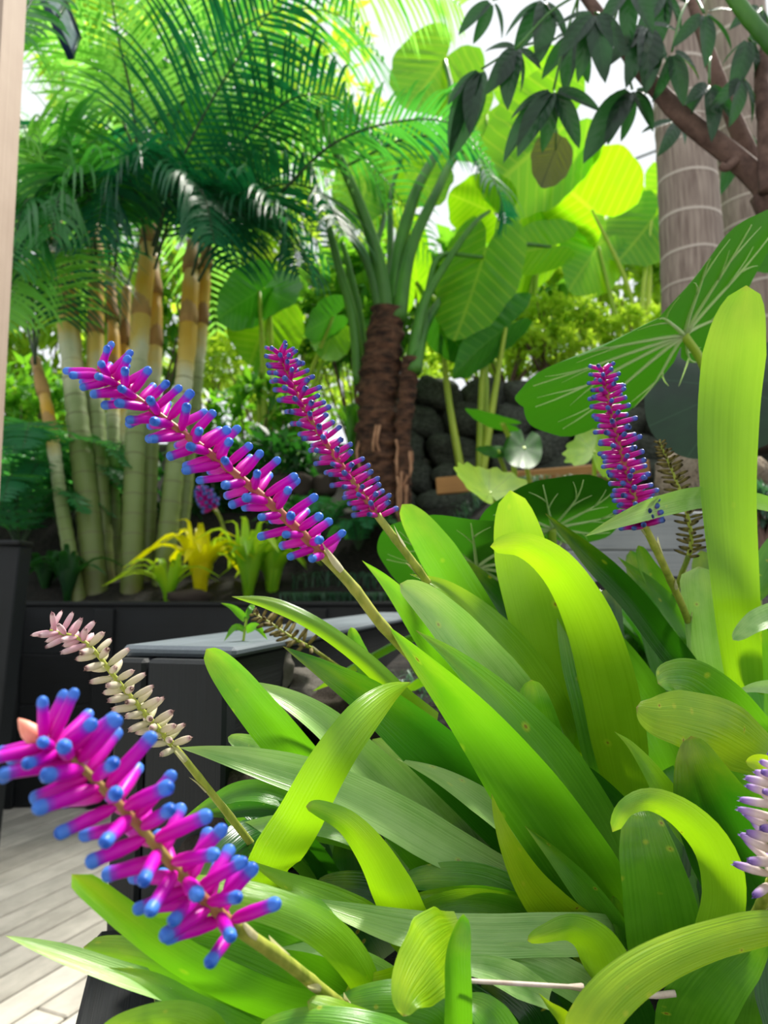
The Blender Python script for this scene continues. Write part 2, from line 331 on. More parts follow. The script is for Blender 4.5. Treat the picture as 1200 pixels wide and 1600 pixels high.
# ------------------------------------------------------------------ leaf builders
def strap(parent, pts, width, mat, roll=0., chan=.10, tip='round', name='leaf', n=30, wave=0., base=.75, absw=False):
    """pts base -> tip as (px, py, Y); width in px (list base->tip or number)"""
    P = [at(*p) for p in pts]
    return strap3(parent, P, width, mat, roll, chan, tip, name, n, wave, base, view=True)
def strap3(parent, P, width, mat, roll=0., chan=.10, tip='round', name='leaf', n=30, wave=0., base=.75, view=False, nu=6, up=None, mb=None):
    C = [Vector(p) for p in cat(P, n)]
    L = [0.]
    for a, b in zip(C, C[1:]): L.append(L[-1] + (b - a).length)
    tot = L[-1]; v = []; uv = []; f = []; prev = None; ph = R.random() * 6
    for i, p in enumerate(C):
        t = L[i] / tot
        T = (C[min(i + 1, n - 1)] - C[max(i - 1, 0)]).normalized()
        V = (p - EYE).normalized() if view else (Vector(up) if up else Vector((0, 0, -1)))
        w0 = T.cross(V)
        k = min(1., w0.length * 2.2)
        w0 = w0.normalized() if w0.length > 1e-5 else (prev or T.orthogonal())
        if prev is not None:
            if w0.dot(prev) < 0: w0 = -w0
            pr = (prev - T * prev.dot(T)).normalized()
            w0 = (w0 * (.25 + .75 * k) + pr * (1.05 - k)).normalized()
        prev = w0
        N0 = w0.cross(T)
        if N0.dot(V) > 0: N0 = -N0
        rr = math.radians(lerp_list(roll, t))
        Wd = w0 * math.cos(rr) + N0 * math.sin(rr); Nn = N0 * math.cos(rr) - w0 * math.sin(rr)
        wd = lerp_list(width, t)
        if view: wd = px2m(wd, p.y) / max(.55, abs(math.cos(rr)))
        tl = wd * (1.1 if tip == 'round' else 3.2 if tip == 'point' else .35) / tot
        q = max(0., (t - (1 - tl)) / tl)
        if tip == 'round': s = math.sqrt(max(0, 1 - q ** 2.2)) 
        elif tip == 'point': s = (1 - q ** 1.5)
        else: s = math.sqrt(max(0., 1 - q * q))
        s *= base + (1 - base) * min(1., t / .3)
        s = max(s, .012)
        ch = lerp_list(chan, t)
        for j in range(nu + 1):
            a = j / nu * 2 - 1
            e = wave * wd * math.sin(ph + t * 17 + (2 if a > 0 else 0)) * a * a
            v.append(p + Wd * (a * wd * s / 2) + Nn * ((abs(a) ** 1.4 - .4) * ch * 1.35 * wd * s + e)); uv.append((j / nu, t))
    for i in range(n - 1):
        for j in range(nu):
            k = i * (nu + 1) + j; f.append((k, k + 1, k + nu + 2, k + nu + 1))
    if mb is not None: mb.add(v, f, uv); return None
    m = MB(); m.add(v, f, uv); return m.build(name, mat, parent)

HEART = [(0, 1.), (22, .84), (50, .66), (90, .55), (120, .56), (145, .56), (163, .40), (175, .14), (180, .08)]
KIDNEY = [(0, .92), (45, .97), (90, 1.), (130, .98), (155, .82), (172, .4), (180, .15)]
OVAL = [(0, 1.), (15, .8), (40, .52), (90, .36), (140, .30), (180, .28)]
def blade(parent, O, ex, ey, mat, table=HEART, cup=.10, droop=.12, ribs=.012, edge=.02, nrib=7, name='leaf', rings=8, seg=56, scallop=0., veins=None, curl=None, ex2=None, ey2=None):
    """ex, ey: world vectors (half width scale and length scale); normal = ex x ey"""
    O = Vector(O); ex = Vector(ex); ey = Vector(ey); nz = ex.cross(ey).normalized(); S = (ex.length + ey.length) / 2; ph = R.random() * 6
    def surf(x, y):
        r2 = x * x + y * y; ax = abs(x)
        z = cup * ax ** 1.4 - droop * max(0, y) ** 2 - droop * .6 * max(0, -y) ** 1.5 + ribs * math.cos((y - .55 * ax) * 2 * math.pi * nrib / 1.2) * min(1, ax * 4) + edge * math.sin(math.atan2(x, y) * 9 + ph) * r2 ** 1.5
        if curl: z += curl(x, y)
        return O + (ex if x > 0 or ex2 is None else ex2) * x + (ey if y > 0 or ey2 is None else ey2) * y + nz * (z * S)
    v = [surf(0, 0)]; uv = [(.5, .5)]; f = []
    for k in range(1, rings + 1):
        for j in range(seg):
            th = 2 * math.pi * j / seg; dg = math.degrees(th); dg = dg if dg <= 180 else 360 - dg
            r = tab(table, dg) * (1 + scallop * math.cos(th * 15)) * k / rings
            x, y = r * math.sin(th), r * math.cos(th); v.append(surf(x, y)); uv.append((.5 + x * .5, .5 + y * .5))
    for j in range(seg):
        f.append((0, 1 + j, 1 + (j + 1) % seg))
        for k in range(rings - 1):
            a = 1 + k * seg + j; b = 1 + k * seg + (j + 1) % seg; f.append((a, a + seg, b + seg, b))
    m = MB(); m.add(v, f, uv); o = m.build(name, mat, parent)
    if veins:
        side, wv, angs = veins; vm = MB(); side = 1 if nz.dot(EYE - O) > 0 else -1
        for dg in angs:
            th = math.radians(dg); rm = tab(table, abs(dg)) * .93; cv = 0 if dg == 0 else .10 if dg > 0 else -.10
            def pt(s, b=0.):
                x, y = s * rm * math.sin(th + b), s * rm * math.cos(th + b); return surf(x, y) + nz * (side * wv * .55)
            tube(vm, [pt(s / 8, cv * math.sin(s / 8 * 3)) for s in range(9)], [wv * (1 - .75 * s / 8) for s in range(9)], 6)
            for s0, sg in ((.5, 1), (.66, -1)):
                tube(vm, [pt(s0 + q * .1, cv * math.sin(s0 * 3) + sg * q * .07) for q in range(4)], [wv * .5 * (1 - .25 * q) for q in range(4)], 5)
        vm.build('veins', M_vein, o)
    return o

# ------------------------------------------------------------------ flower spikes
def floret_mesh(name, mat, kind):
    m = MB()
    if kind == 'match': prof = [(0, .10), (.06, .42), (.2, .82), (.45, .95), (.68, .86), (.78, .84), (.86, .92), (.93, .86), (.98, .52), (1., .0)]
    elif kind == 'dry': prof = [(0, .1), (.08, .5), (.25, .85), (.5, 1.), (.75, .92), (.9, .75), (.97, .55), (1., .18)]
    else: prof = [(0, .1), (.08, .5), (.3, .9), (.6, 1.), (.9, .8), (1., .05)]
    s = 9; v = []; uv = []; f = []
    for (z, r) in prof:
        for k in range(s): a = 2 * math.pi * k / s; v.append((r * math.cos(a), r * math.sin(a), z)); uv.append((k / s, z))
    for i in range(len(prof) - 1):
        for k in range(s): f.append((i * s + k, i * s + (k + 1) % s, (i + 1) * s + (k + 1) % s, (i + 1) * s + k))
    if kind == 'dry':     # three torn calyx points
        for q in range(3):
            a = 2 * math.pi * q / 3; n0 = len(v)
            for da in (-.5, .5): v.append((.55 * math.cos(a + da), .55 * math.sin(a + da), .95)); uv.append((0, .94))
            v.append((.5 * math.cos(a), .5 * math.sin(a), 1.06)); uv.append((0, 1.)); f.append((n0, n0 + 1, n0 + 2))
    m.add(v, f, uv); return m.mesh(name, mat)
FM = {}
def rv_s(): return Vector((R.uniform(-1, 1), R.uniform(-1, 1), R.uniform(-1, 1))).normalized()
def spike(parent, pts, stem_from, cnt, L, rad, mats, kind='match', up=.8, stem_r=.0032, axis_mat=None, tipw=.25, bud=False, fan=(.35, 1.), jit=.12, name='flower_spike', pale_top=None):
    """pts tip -> base (px,py,Y); florets fill up to fraction stem_from of the length"""
    C = [Vector(c) for c in cat([at(*p) for p in pts], 60)]; k = int(stem_from * 59)
    m = MB(); tube(m, C[k - 1:], [stem_r * (1 + .10 * (i % 6 == 0)) * (1 + .35 * i / 60) for i in range(60 - k + 1)], 8)
    st = m.build(name, M_stem, parent)
    m = MB(); tube(m, C[:k + 1], [stem_r * (.4 + .55 * i / k) for i in range(k + 1)], 8); m.build('flower_axis', axis_mat or M_axis, st)
    for i in range(cnt):
        t = (i + .3) / cnt; s = t * k; q = min(int(s), k - 1); p = C[q].lerp(C[q + 1], s - q)
        A = (C[max(0, q - 2)] - C[min(59, q + 3)]).normalized()      # towards the tip
        n_ = (A + Vector((0, 0, up))).normalized()
        a = i * 2.39996 + R.uniform(-.25, .25); e1 = n_.orthogonal().normalized(); e2 = n_.cross(e1)
        d = (e1 * math.cos(a) + e2 * math.sin(a) + n_ * (tipw + R.uniform(-jit, jit) + (.4 * max(0, 1 - t * 9)))).normalized()
        ll = L * (fan[0] + (fan[1] - fan[0]) * min(1, t * 3.2)) * R.uniform(.86, 1.08)
        mk = mats
        if pale_top and t < pale_top[0]: mk = pale_top[1]
        key = (mk.name, kind)
        if key not in FM: FM[key] = floret_mesh('floret', mk, kind)
        o = link('floret', FM[key], st)
        qd = d.to_track_quat('Z', 'Y'); rr = rad * R.uniform(.9, 1.1) * (.75 + .25 * min(1, t * 3))
        o.matrix_basis = Matrix.LocRotScale(p - d * 0 , qd, Vector((rr, rr, ll)))
    S_ = C[k:]
    for q in range(2, len(S_) - 6, 5):
        d = (S_[q] - S_[q + 2]).normalized(); sd_ = d.cross(rv_s()).normalized() * stem_r * 1.15; ln_ = stem_r * 7
        strap3(st, [S_[q] + sd_ * .9, S_[q] + sd_ * 1.15 + d * ln_ * .5, S_[q] + sd_ * 1.7 + d * ln_], stem_r * 1.9, M_bract, tip='point', name='bract', n=7, nu=3, chan=-.25, up=-sd_.normalized())
    if bud:
        m = MB(); d = (C[0] - C[3]).normalized() + Vector((0, 0, .6))
        tube(m, [C[0] + d * (j * .0022) for j in range(5)], [.002, .0034, .0034, .0022, .0004], 8); m.build('tip_bud', M_bud, st)
    return st
#--SETTING--
# ------------------------------------------------------------------ setting
def plank(name, parent, c, d, L, wd, th, mat, meshes={}, up=Vector((0, 0, 1)), bev=.004):
    """board centred at c, long axis d, size L x wd x th, mesh kept in its own axes"""
    key = (round(L, 3), round(wd, 3), round(th, 3), mat.name)
    if key not in meshes:
        m = MB(); boxv(m, (0, 0, 0), (0, wd / 2, 0), (L / 2, 0, 0), (0, 0, th / 2), bev); meshes[key] = m.mesh(name, mat, False)
    o = link(name, meshes[key], parent); d = Vector(d).normalized(); y = up.cross(d).normalized(); z = d.cross(y)
    o.matrix_basis = Matrix.Translation(Vector(c)) @ Matrix((d, y, z)).transposed().to_4x4(); return o
TOP = .88
A0 = onz(185, 1022, TOP); A1 = onz(592, 962, TOP); WD = (A1 - A0).normalized(); WN = Vector((WD.y, -WD.x, 0))   # WN points into the bed
# deck
m = MB(); m.add([(-7, -2, -.06), (4, -2, -.06), (4, 8, -.06), (-7, 8, -.06)], [(0, 1, 2, 3)])
deck = struct(m.build('floor', M_soil)); deck['label'] = 'weathered grey timber deck boards beside the black planter'
dd = Vector((.39, .92, 0)).normalized(); dn = Vector((dd.y, -dd.x, 0))
for i in range(-8, 24):
    c = Vector((-.9, 1.3, -.0125)) - dn * (i * .096 - .62)
    for k, sh in ((0, -1.35), (1, 1.35)):
        plank('deck_board', deck, c + dd * (sh + .25 * ((i * 7) % 5 - 2)), dd, 2.696, .088, .025, M_deck)
# unseen board wall added behind the camera to block sky light from there
M_blocker = simple_mat('blocker_wall_paint', hx('b4b4ae'), hx('c8c8c2'), 3, .8, .1)
hw = bpy.data.objects.new('light_blocker_wall', None); COL.objects.link(hw); struct(hw); hw.location = (0, -3.2, 0)
for k in range(15): plank('blocker_board', hw, (0, -3.2 + .01 * (k % 2), .09 + k * .18), (1, 0, 0), 9., .03, .178, M_blocker)
# rear planter of black sleepers
pl = thing('timber_planter', 'black timber planter wall running across behind the deck under the cane palm', 'planter', (-.8, 3.4, 0))
for k in range(4): plank('sleeper', pl, (-.72, 3.40, .11 + k * .22), (1, 0, 0), 2.1, .10, .214, M_sleeper)
plank('cap_board', pl, (-.72, 3.40, .887), (1, 0, 0), 2.12, .13, .018, M_sleeper)
for x in (-1.66, -1.25, -.3): plank('batten', pl, (x, 3.335, .435), (0, 0, 1), .86, .09, .03, M_sleeper, up=Vector((0, 1, 0)))
for k in range(4): plank('sleeper', pl, (-1.72, 2.78, .11 + k * .22), (0, 1, 0), 1.12, .10, .214, M_sleeper)
# near planter: wall running away from the camera
fp = thing('timber_planter', 'near black timber planter with pale top edge holding the matchstick bromeliads', 'planter', (A0.x, A0.y, 0))
Lw = (A1 - A0).length
for k in range(4):
    plank('sleeper', fp, A0 + WD * (Lw / 2 + .02) + WN * .065 + Vector((0, 0, -.11 - k * .22)), WD, Lw, .12, .214, M_sleeper)
M_cap = board_mat('grey_timber_top', hx('3c444c'), hx('6c757e'), (3, 30, 30), .5)  # cap is a lighter grey than the black sleepers below
plank('cap_board', fp, A0 + WD * (Lw / 2 + .01) + WN * .065 + Vector((0, 0, .003)), WD, Lw, .135, .012, M_cap)
for a, wdt in ((.0195, .036), (.0855, .092)):
    plank('end_board', fp, A0 + WN * a + Vector((0, 0, -.442)) + WD * .006, (0, 0, 1), .876, wdt, .03, M_sleeper, up=WD)
LA, LB = Vector((-.287, .79, 0)), Vector((-.225, .56, 0)); LD = (LA - LB).normalized(); LN = Vector((LD.y, -LD.x, 0))
lw = LA - LD * .30 + LN * .05
for k in range(3): plank('low_sleeper', fp, Vector((lw.x, lw.y, .10 + k * .2)), LD, .58, .10, .194, M_sleeper)
plank('low_cap', fp, Vector((lw.x, lw.y, .604)), LD, .58, .104, .014, M_sleeper)
# cross wall far side of the bed
# ground
def wall_x(y): return A0.x + (y - A0.y) * WD.x / WD.y
def gh(x, y):
    f = tab([(-9, 0), (.1, .0), (.6, 1), (9, 1)], x)
    lo = tab([(0, .5), (.5, .53), (.8, .60), (1.2, .78), (2, .82), (3.4, .85), (3.9, 1.0), (4.5, 1.42), (6.5, 2.1), (9, 2.7), (30, 3)], y)
    hi = tab([(0, .5), (.5, .53), (.8, .60), (1.2, .80), (2, 1.06), (3, 1.32), (3.9, 1.46), (4.72, 1.5), (4.98, 2.36), (6, 2.45), (9, 2.8), (30, 3)], y)
    return lo * (1 - f) + hi * f + .03 * noise.noise(Vector((x * 2.2, y * 2.2, 0))) * min(1, y)
m = MB(); nx, ny = 110, 120; X0, X1 = -7., 7.
ys = [.15 + (11.85) * (j / ny) ** 1.7 for j in range(ny + 1)]
def gx(i, y):
    # the bed starts at the near planter's wall, beyond y 3.45 it spans everything
    xl = (wall_x(y) + .10) if y < 3.44 else X0
    return xl + (X1 - xl) * (i / nx) ** 1.6
v = []; f = []
for j, y in enumerate(ys):
    for i in range(nx + 1):
        x = gx(i, y); v.append((x, y, gh(x, y)))
for j in range(ny):
    for i in range(nx):
        if ys[j] < 3.44 <= ys[j + 1]: continue
        k = j * (nx + 1) + i; f.append((k, k + 1, k + nx + 2, k + nx + 1))
m.add(v, f); gd = struct(m.build('garden_soil', M_soil)); gd['label'] = 'dark planting soil rising towards the rock wall'
m = MB(); m.add([(-7, 3.42, .8), (7, 3.42, .8), (7, 3.7, .86), (-7, 3.7, .86)], [(0, 1, 2, 3)]); struct(m.build('garden_soil', M_soil, gd))

# lava rock wall
def rock_mesh(name, mat, seed, sub=3, rough=.28):
    import bmesh
    bm = bmesh.new(); bmesh.ops.create_icosphere(bm, subdivisions=sub, radius=1)
    for q in bm.verts:
        d = q.co.normalized(); q.co = Vector([math.copysign(abs(c) ** .72, c) for c in d])
        q.co *= 1 + rough * noise.noise(d * 1.3 + Vector((seed * 7.1, 0, 0))) + rough * .45 * noise.noise(d * 3.7 + Vector((0, seed * 3.3, 0)))
    me = bpy.data.meshes.new(name); bm.to_mesh(me); bm.free(); me.materials.append(mat)
    me.polygons.foreach_set('use_smooth', [True] * len(me.polygons)); return me
RK = [rock_mesh('rock', M_lava, s) for s in range(5)]
rw = thing('rock_wall', 'dark lava rock retaining wall behind the brown elephant ear trunk', 'wall', (1.2, 4.8, 1.45))
for row in range(5):
    x = -.05 + (row % 2) * .08
    while x < 3.0:
        wd = R.uniform(.13, .23); o = link('rock', R.choice(RK), rw)
        o.matrix_basis = Matrix.LocRotScale(Vector((x + wd * .8, 4.74 + row * .045 + R.uniform(-.03, .03), 1.5 + row * .185 + R.uniform(-.02, .02))), Quaternion((0, 1, 0), R.uniform(-.3, .3)), Vector((wd * .98, .17, .115 * R.uniform(.9, 1.15))))
        x += wd * 1.82
# pieces at the right: edging, stone, grey board
e = thing('garden_edging', 'rusty brown timber edging board below the lava rock wall', 'edging', at(850, 745, 3.85))
plank('board', e, at(845, 747, 3.85), at(962, 742, 3.8) - at(740, 760, 3.9), 1.1, .05, .09, M_rust)
M_tan = lava('tan_stone', hx('8a7a66'), hx('b5a692'), 14)
o = link('boulder', rock_mesh('boulder', M_tan, 9, 4, .2)); c = at(1115, 755, 2.1); o.matrix_basis = Matrix.LocRotScale(c, Quaternion((0, 0, 1), .3), Vector((.135, .12, .11))); tag(o, 'tan boulder behind the right-hand magenta flower spike', 'rock')
e = thing('garden_board', 'grey weathered board standing low behind the right-hand flower stem', 'board', at(1010, 850, 1.75))
for k in range(2): plank('board', e, at(1015, 830 + k * 62, 1.75), (1, .06, 0), .40, .03, .093, M_greyb)
# timber post at left and dark post
pp = at(-6, 921, 1.72); m = MB(); boxv(m, (0, 0, 0), (.06, 0, 0), (0, .06, 0), (0, 0, 1.8), .008)
o = m.build('timber_post', M_post, None, False); o.location = (pp.x - .06, 1.66, 1.8); tag(o, 'pale bare timber post at the left edge of the deck', 'post')
dp = thing('planter_post', 'short black timber post at the far left end of the planter', 'post', (-1.28, 2.5, 0))
a, b = at(-32, 857, 2.5), at(40, 860, 2.5); cc = (a + b) / 2; bb = at(-38, 1240, 2.5)
plank('post_board', dp, Vector((cc.x - .03, 2.5, .55)), (.06, 0, 1.0), 1.1, .155, .09, M_sleeper, up=Vector((0, 1, 0)))
plank('post_cap', dp, Vector((cc.x, 2.49, 1.105)), (1, 0, 0), .17, .11, .016, M_sleeper)
# dark steel roof frame at the upper left
fr = thing('pergola_frame', 'dark blue steel roof frame glimpsed above the palm fronds', 'frame', at(95, 40, 3.2))
M_glass = simple_mat('dusty_roof_panel', hx('6a7a92'), hx('8c9ab0'), 3, .5, .02, trans=.4, tcol=hx('9aa8c0'))
p0, p1, p2, p3 = at(40, -60, 3.0), at(112, 92, 3.2), at(70, -80, 3.4), at(124, 60, 3.45)
m = MB(); tube(m, [p0, p1], .022, 4); m.build('rafter', M_steel, fr)
m = MB(); tube(m, [p2, p3], .018, 4); m.build('rafter', M_steel, fr)
for s in (.25, .6, .98):
    m = MB(); tube(m, [p0.lerp(p1, s), p2.lerp(p3, s)], .014, 4); m.build('purlin', M_steel, fr)
m = MB(); m.add([p0, p1, p3, p2], [(0, 1, 2, 3)]); m.build('roof_panel', M_glass, fr)

# ------------------------------------------------------------------ foliage builders
def leafq(mb, p, d, L, wd, nrm, bend=.25):
    d = d.normalized(); s = d.cross(nrm)
    s = s.normalized() if s.length > 1e-4 else d.orthogonal().normalized(); u = s.cross(d)
    mb.add([p, p + d * L * .45 + s * wd / 2 + u * bend * wd * .3, p + d * L - u * bend * L * .4, p + d * L * .45 - s * wd / 2 + u * bend * wd * .3, p + d * L * .5], [(0, 1, 4), (1, 2, 4), (2, 3, 4), (3, 0, 4)], [(.5, 0), (1, .5), (.5, 1), (0, .5), (.5, .5)])
def rv(): 
    while 1:
        q = Vector((R.uniform(-1, 1), R.uniform(-1, 1), R.uniform(-1, 1)))
        if .05 < q.length < 1: return q
def bush(name, label, c, rad, n, L, wd, mat, cat_='shrub', group=None, clump=9, ground=None):
    c = Vector(c); t = thing(name, label, cat_, (c.x, c.y, gh(c.x, c.y)), group)
    m = MB(); tips = []
    for i in range(max(1, n // clump)):
        q = rv().normalized() * R.uniform(.35, 1.) ** .6; q = Vector((q.x * rad[0], q.y * rad[1], q.z * rad[2])) + c; tips.append(q)
        ax = ((q - c).normalized() + Vector((0, 0, .5)) + rv() * .4).normalized()
        for k in range(clump):
            d = (rv().normalized() + ax * .7).normalized(); leafq(m, q + ax * (k / clump * L * .8), d + Vector((0, 0, -.15)), L * R.uniform(.7, 1.2), wd * R.uniform(.8, 1.2), rv().normalized() * .5 + Vector((0, 0, 1)))
    stuff(m.build('foliage', mat, t))
    m = MB(); g = Vector((c.x, c.y, gh(c.x, c.y) - .03))
    for q in tips[:14]: tube(m, cat([g + rv() * .04, g.lerp(q, .5) + rv() * .1 * rad[2], q], 6), [.014, .012, .01, .008, .006, .003], 5)
    m.build('stems', M_bark, t); return t
def tree_wall(): pass

# far hedge and trees
def farbush(px, py, Y, rx, rz, n, L, wd, mat, label, cat_='tree'):
    c = at(px, py, Y); return bush('garden_tree' if cat_ == 'tree' else 'garden_shrub', label, c, (px2m(rx, Y), px2m(rx, Y) * .6, px2m(rz, Y)), n, L, wd, mat, cat_, None)
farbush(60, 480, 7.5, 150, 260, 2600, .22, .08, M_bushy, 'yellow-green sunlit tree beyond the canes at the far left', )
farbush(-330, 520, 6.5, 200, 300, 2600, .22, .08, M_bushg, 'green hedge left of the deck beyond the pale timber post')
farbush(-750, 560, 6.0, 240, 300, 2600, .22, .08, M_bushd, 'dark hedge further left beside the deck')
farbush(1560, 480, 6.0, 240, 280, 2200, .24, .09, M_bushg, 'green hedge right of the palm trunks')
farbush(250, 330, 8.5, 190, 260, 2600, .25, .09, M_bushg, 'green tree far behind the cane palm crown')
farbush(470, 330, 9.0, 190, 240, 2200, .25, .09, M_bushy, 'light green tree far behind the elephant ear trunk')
farbush(330, 100, 9.5, 260, 150, 2200, .28, .1, M_bushy, 'tall bright tree top above the cane palm')
farbush(420, 520, 10., 330, 130, 3600, .26, .1, M_bushy, 'pale hedge closing the view low between canes and trunk', 'shrub')
farbush(90, 560, 9., 170, 130, 1800, .26, .1, M_bushy, 'pale hedge closing the view behind the leaning cane', 'shrub')
farbush(420, 560, 6.8, 120, 70, 1500, .12, .05, M_bushy, 'pale sunlit shrub between the canes and the brown trunk', 'shrub')
farbush(395, 660, 5.0, 75, 60, 700, .15, .05, M_bushg, 'green leafy shrub right of the golden canes', 'shrub')
farbush(40, 690, 5.6, 90, 120, 1100, .14, .05, M_bushg, 'green shrub behind the leaning cane at left', 'shrub')
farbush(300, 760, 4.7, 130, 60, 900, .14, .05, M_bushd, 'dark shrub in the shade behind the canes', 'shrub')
farbush(860, 505, 5.3, 90, 38, 2600, .06, .03, M_bushy, 'fine-leaved lime ground cover on top of the lava rock wall', 'shrub')
farbush(790, 552, 5.25, 170, 26, 3200, .06, .03, M_bushy, 'fine lime ground cover trailing along the rock wall edge', 'shrub')
farbush(1000, 515, 5.4, 80, 30, 1400, .06, .03, M_bushy, 'fine lime ground cover behind the ringed palm trunk', 'shrub')
farbush(560, 480, 6.5, 90, 90, 1200, .2, .08, M_bushg, 'green shrub behind the elephant ear stalks', 'shrub')
farbush(760, 470, 7.0, 110, 90, 1200, .24, .1, M_bushg, 'green shrub deep behind the elephant ear leaves', 'shrub')
farbush(940, 440, 7.5, 110, 70, 1000, .24, .1, M_bushy, 'bright shrub deep behind the ringed palm trunk', 'shrub')
farbush(1160, 350, 6.0, 40, 40, 500, .16, .05, M_mondo, 'blue-green shrub between the two palm trunks', 'shrub')
farbush(1190, 790, 1.9, 45, 22, 700, .03, .012, M_mondo, 'tiny blue-green ground cover beside the tan boulder', 'ground cover')

# ------------------------------------------------------------------ cane palm
CB = at(195, 945, 3.75)
cp = thing('cane_palm', 'clump of golden ringed canes with arching feathery fronds in the rear planter', 'palm', (CB.x, CB.y, gh(CB.x, CB.y)))
CAN = [([(128, 965), (98, 800), (78, 660), (55, 560)], 21, 3.62), ([(152, 965), (138, 800), (120, 640), (106, 500), (92, 390), (72, 290)], 36, 3.7),
       ([(166, 965), (157, 760), (149, 600), (150, 430), (146, 330)], 27, 3.8), ([(180, 960), (176, 720), (178, 560), (172, 420)], 21, 3.95),
       ([(205, 965), (208, 800), (213, 640), (220, 500), (232, 380), (236, 250)], 31, 3.68), ([(226, 960), (233, 760), (240, 600), (243, 480), (240, 400)], 24, 3.85),
       ([(248, 960), (272, 740), (290, 570), (298, 440), (302, 380)], 29, 3.78), ([(268, 960), (292, 740), (309, 570), (320, 440), (324, 360)], 22, 3.95), ([(192, 960), (196, 760), (192, 600), (198, 450)], 20, 4.0)]
tops = []
for pts, wd, Y in CAN:
    P = [at(x, y, Y + .12 * i) for i, (x, y) in enumerate(pts)]
    C = [Vector(c) for c in cat(P, 80)]; r0 = px2m(wd, Y) / 2; m = MB()
    rad = [r0 * (1.12 - .3 * i / 79) * (1.07 if (i % 3 == 0 and i < 42) else 1) * (1.12 if 42 <= i < 60 else 1) for i in range(80)]
    tube(m, C, rad, 12); cn = m.build('cane', M_cane, cp)
    for s in (.62, .8):
        k = int(s * 79); m = MB(); d = (C[k + 1] - C[k]).normalized(); side = Vector((R.uniform(-1, 1), -1, 0)).normalized()
        tube(m, [C[k] + d * (q * .05) + side * (r0 * .25 * q / 4) for q in range(6)], [r0 * 1.1, r0 * 1.12, r0 * 1.05, r0 * .8, r0 * .45, r0 * .1], 10); m.build('leaf_sheath', M_sheath, cn)
    tops.append(C[-1])
def frond(parent, P, mat, LL=.42, n=46, wd=.020, droop=.5, rr=.009, name='frond', lean=.55):
    C = [Vector(c) for c in cat(P, 40)]; m = MB(); tube(m, C, [rr * (1 - .8 * i / 39) for i in range(40)], 6); o = m.build(name, M_rachis, parent)
    m = MB(); prev = None
    for i in range(n):
        t = .12 + .88 * (i + .5) / n; s = t * 39; k = min(int(s), 38); p = C[k].lerp(C[k + 1], s - k); T = (C[k + 1] - C[k]).normalized()
        S = T.cross(Vector((0, 0, 1)))
        if S.length < .15: S = prev or Vector((1, 0, 0))
        S.normalize()
        if prev is not None and S.dot(prev) < 0: S = -S
        prev = S; U = S.cross(T)
        ln = LL * (math.sin(math.pi * min(1, .12 + .86 * t)) ** .6) * R.uniform(.88, 1.1)
        for sg in (-1, 1):
            d = (S * sg + T * (lean + R.uniform(-.08, .08)) + U * R.uniform(.0, .25)).normalized(); q = p.copy(); pts = [q.copy()]; dr = droop * R.uniform(.8, 1.3)
            for h in range(5):
                q = q + d * (ln / 5); pts.append(q.copy()); d = (d + Vector((0, 0, -dr * (.10 + .11 * h)))).normalized()
            v = []; f = []; wl = (.55, 1, 1, .8, .5, .03)
            for h, x in enumerate(pts):
                tt = (pts[min(h + 1, 5)] - pts[max(h - 1, 0)]).normalized(); e_ = tt.cross(U); e_ = e_.normalized() if e_.length > 1e-4 else T
                v += [x + e_ * wd / 2 * wl[h], x - e_ * wd / 2 * wl[h]]
                if h: f.append((2 * h - 2, 2 * h - 1, 2 * h + 1, 2 * h))
            m.add(v, f)
    stuff(m.build('leaflets', mat, o)); return o
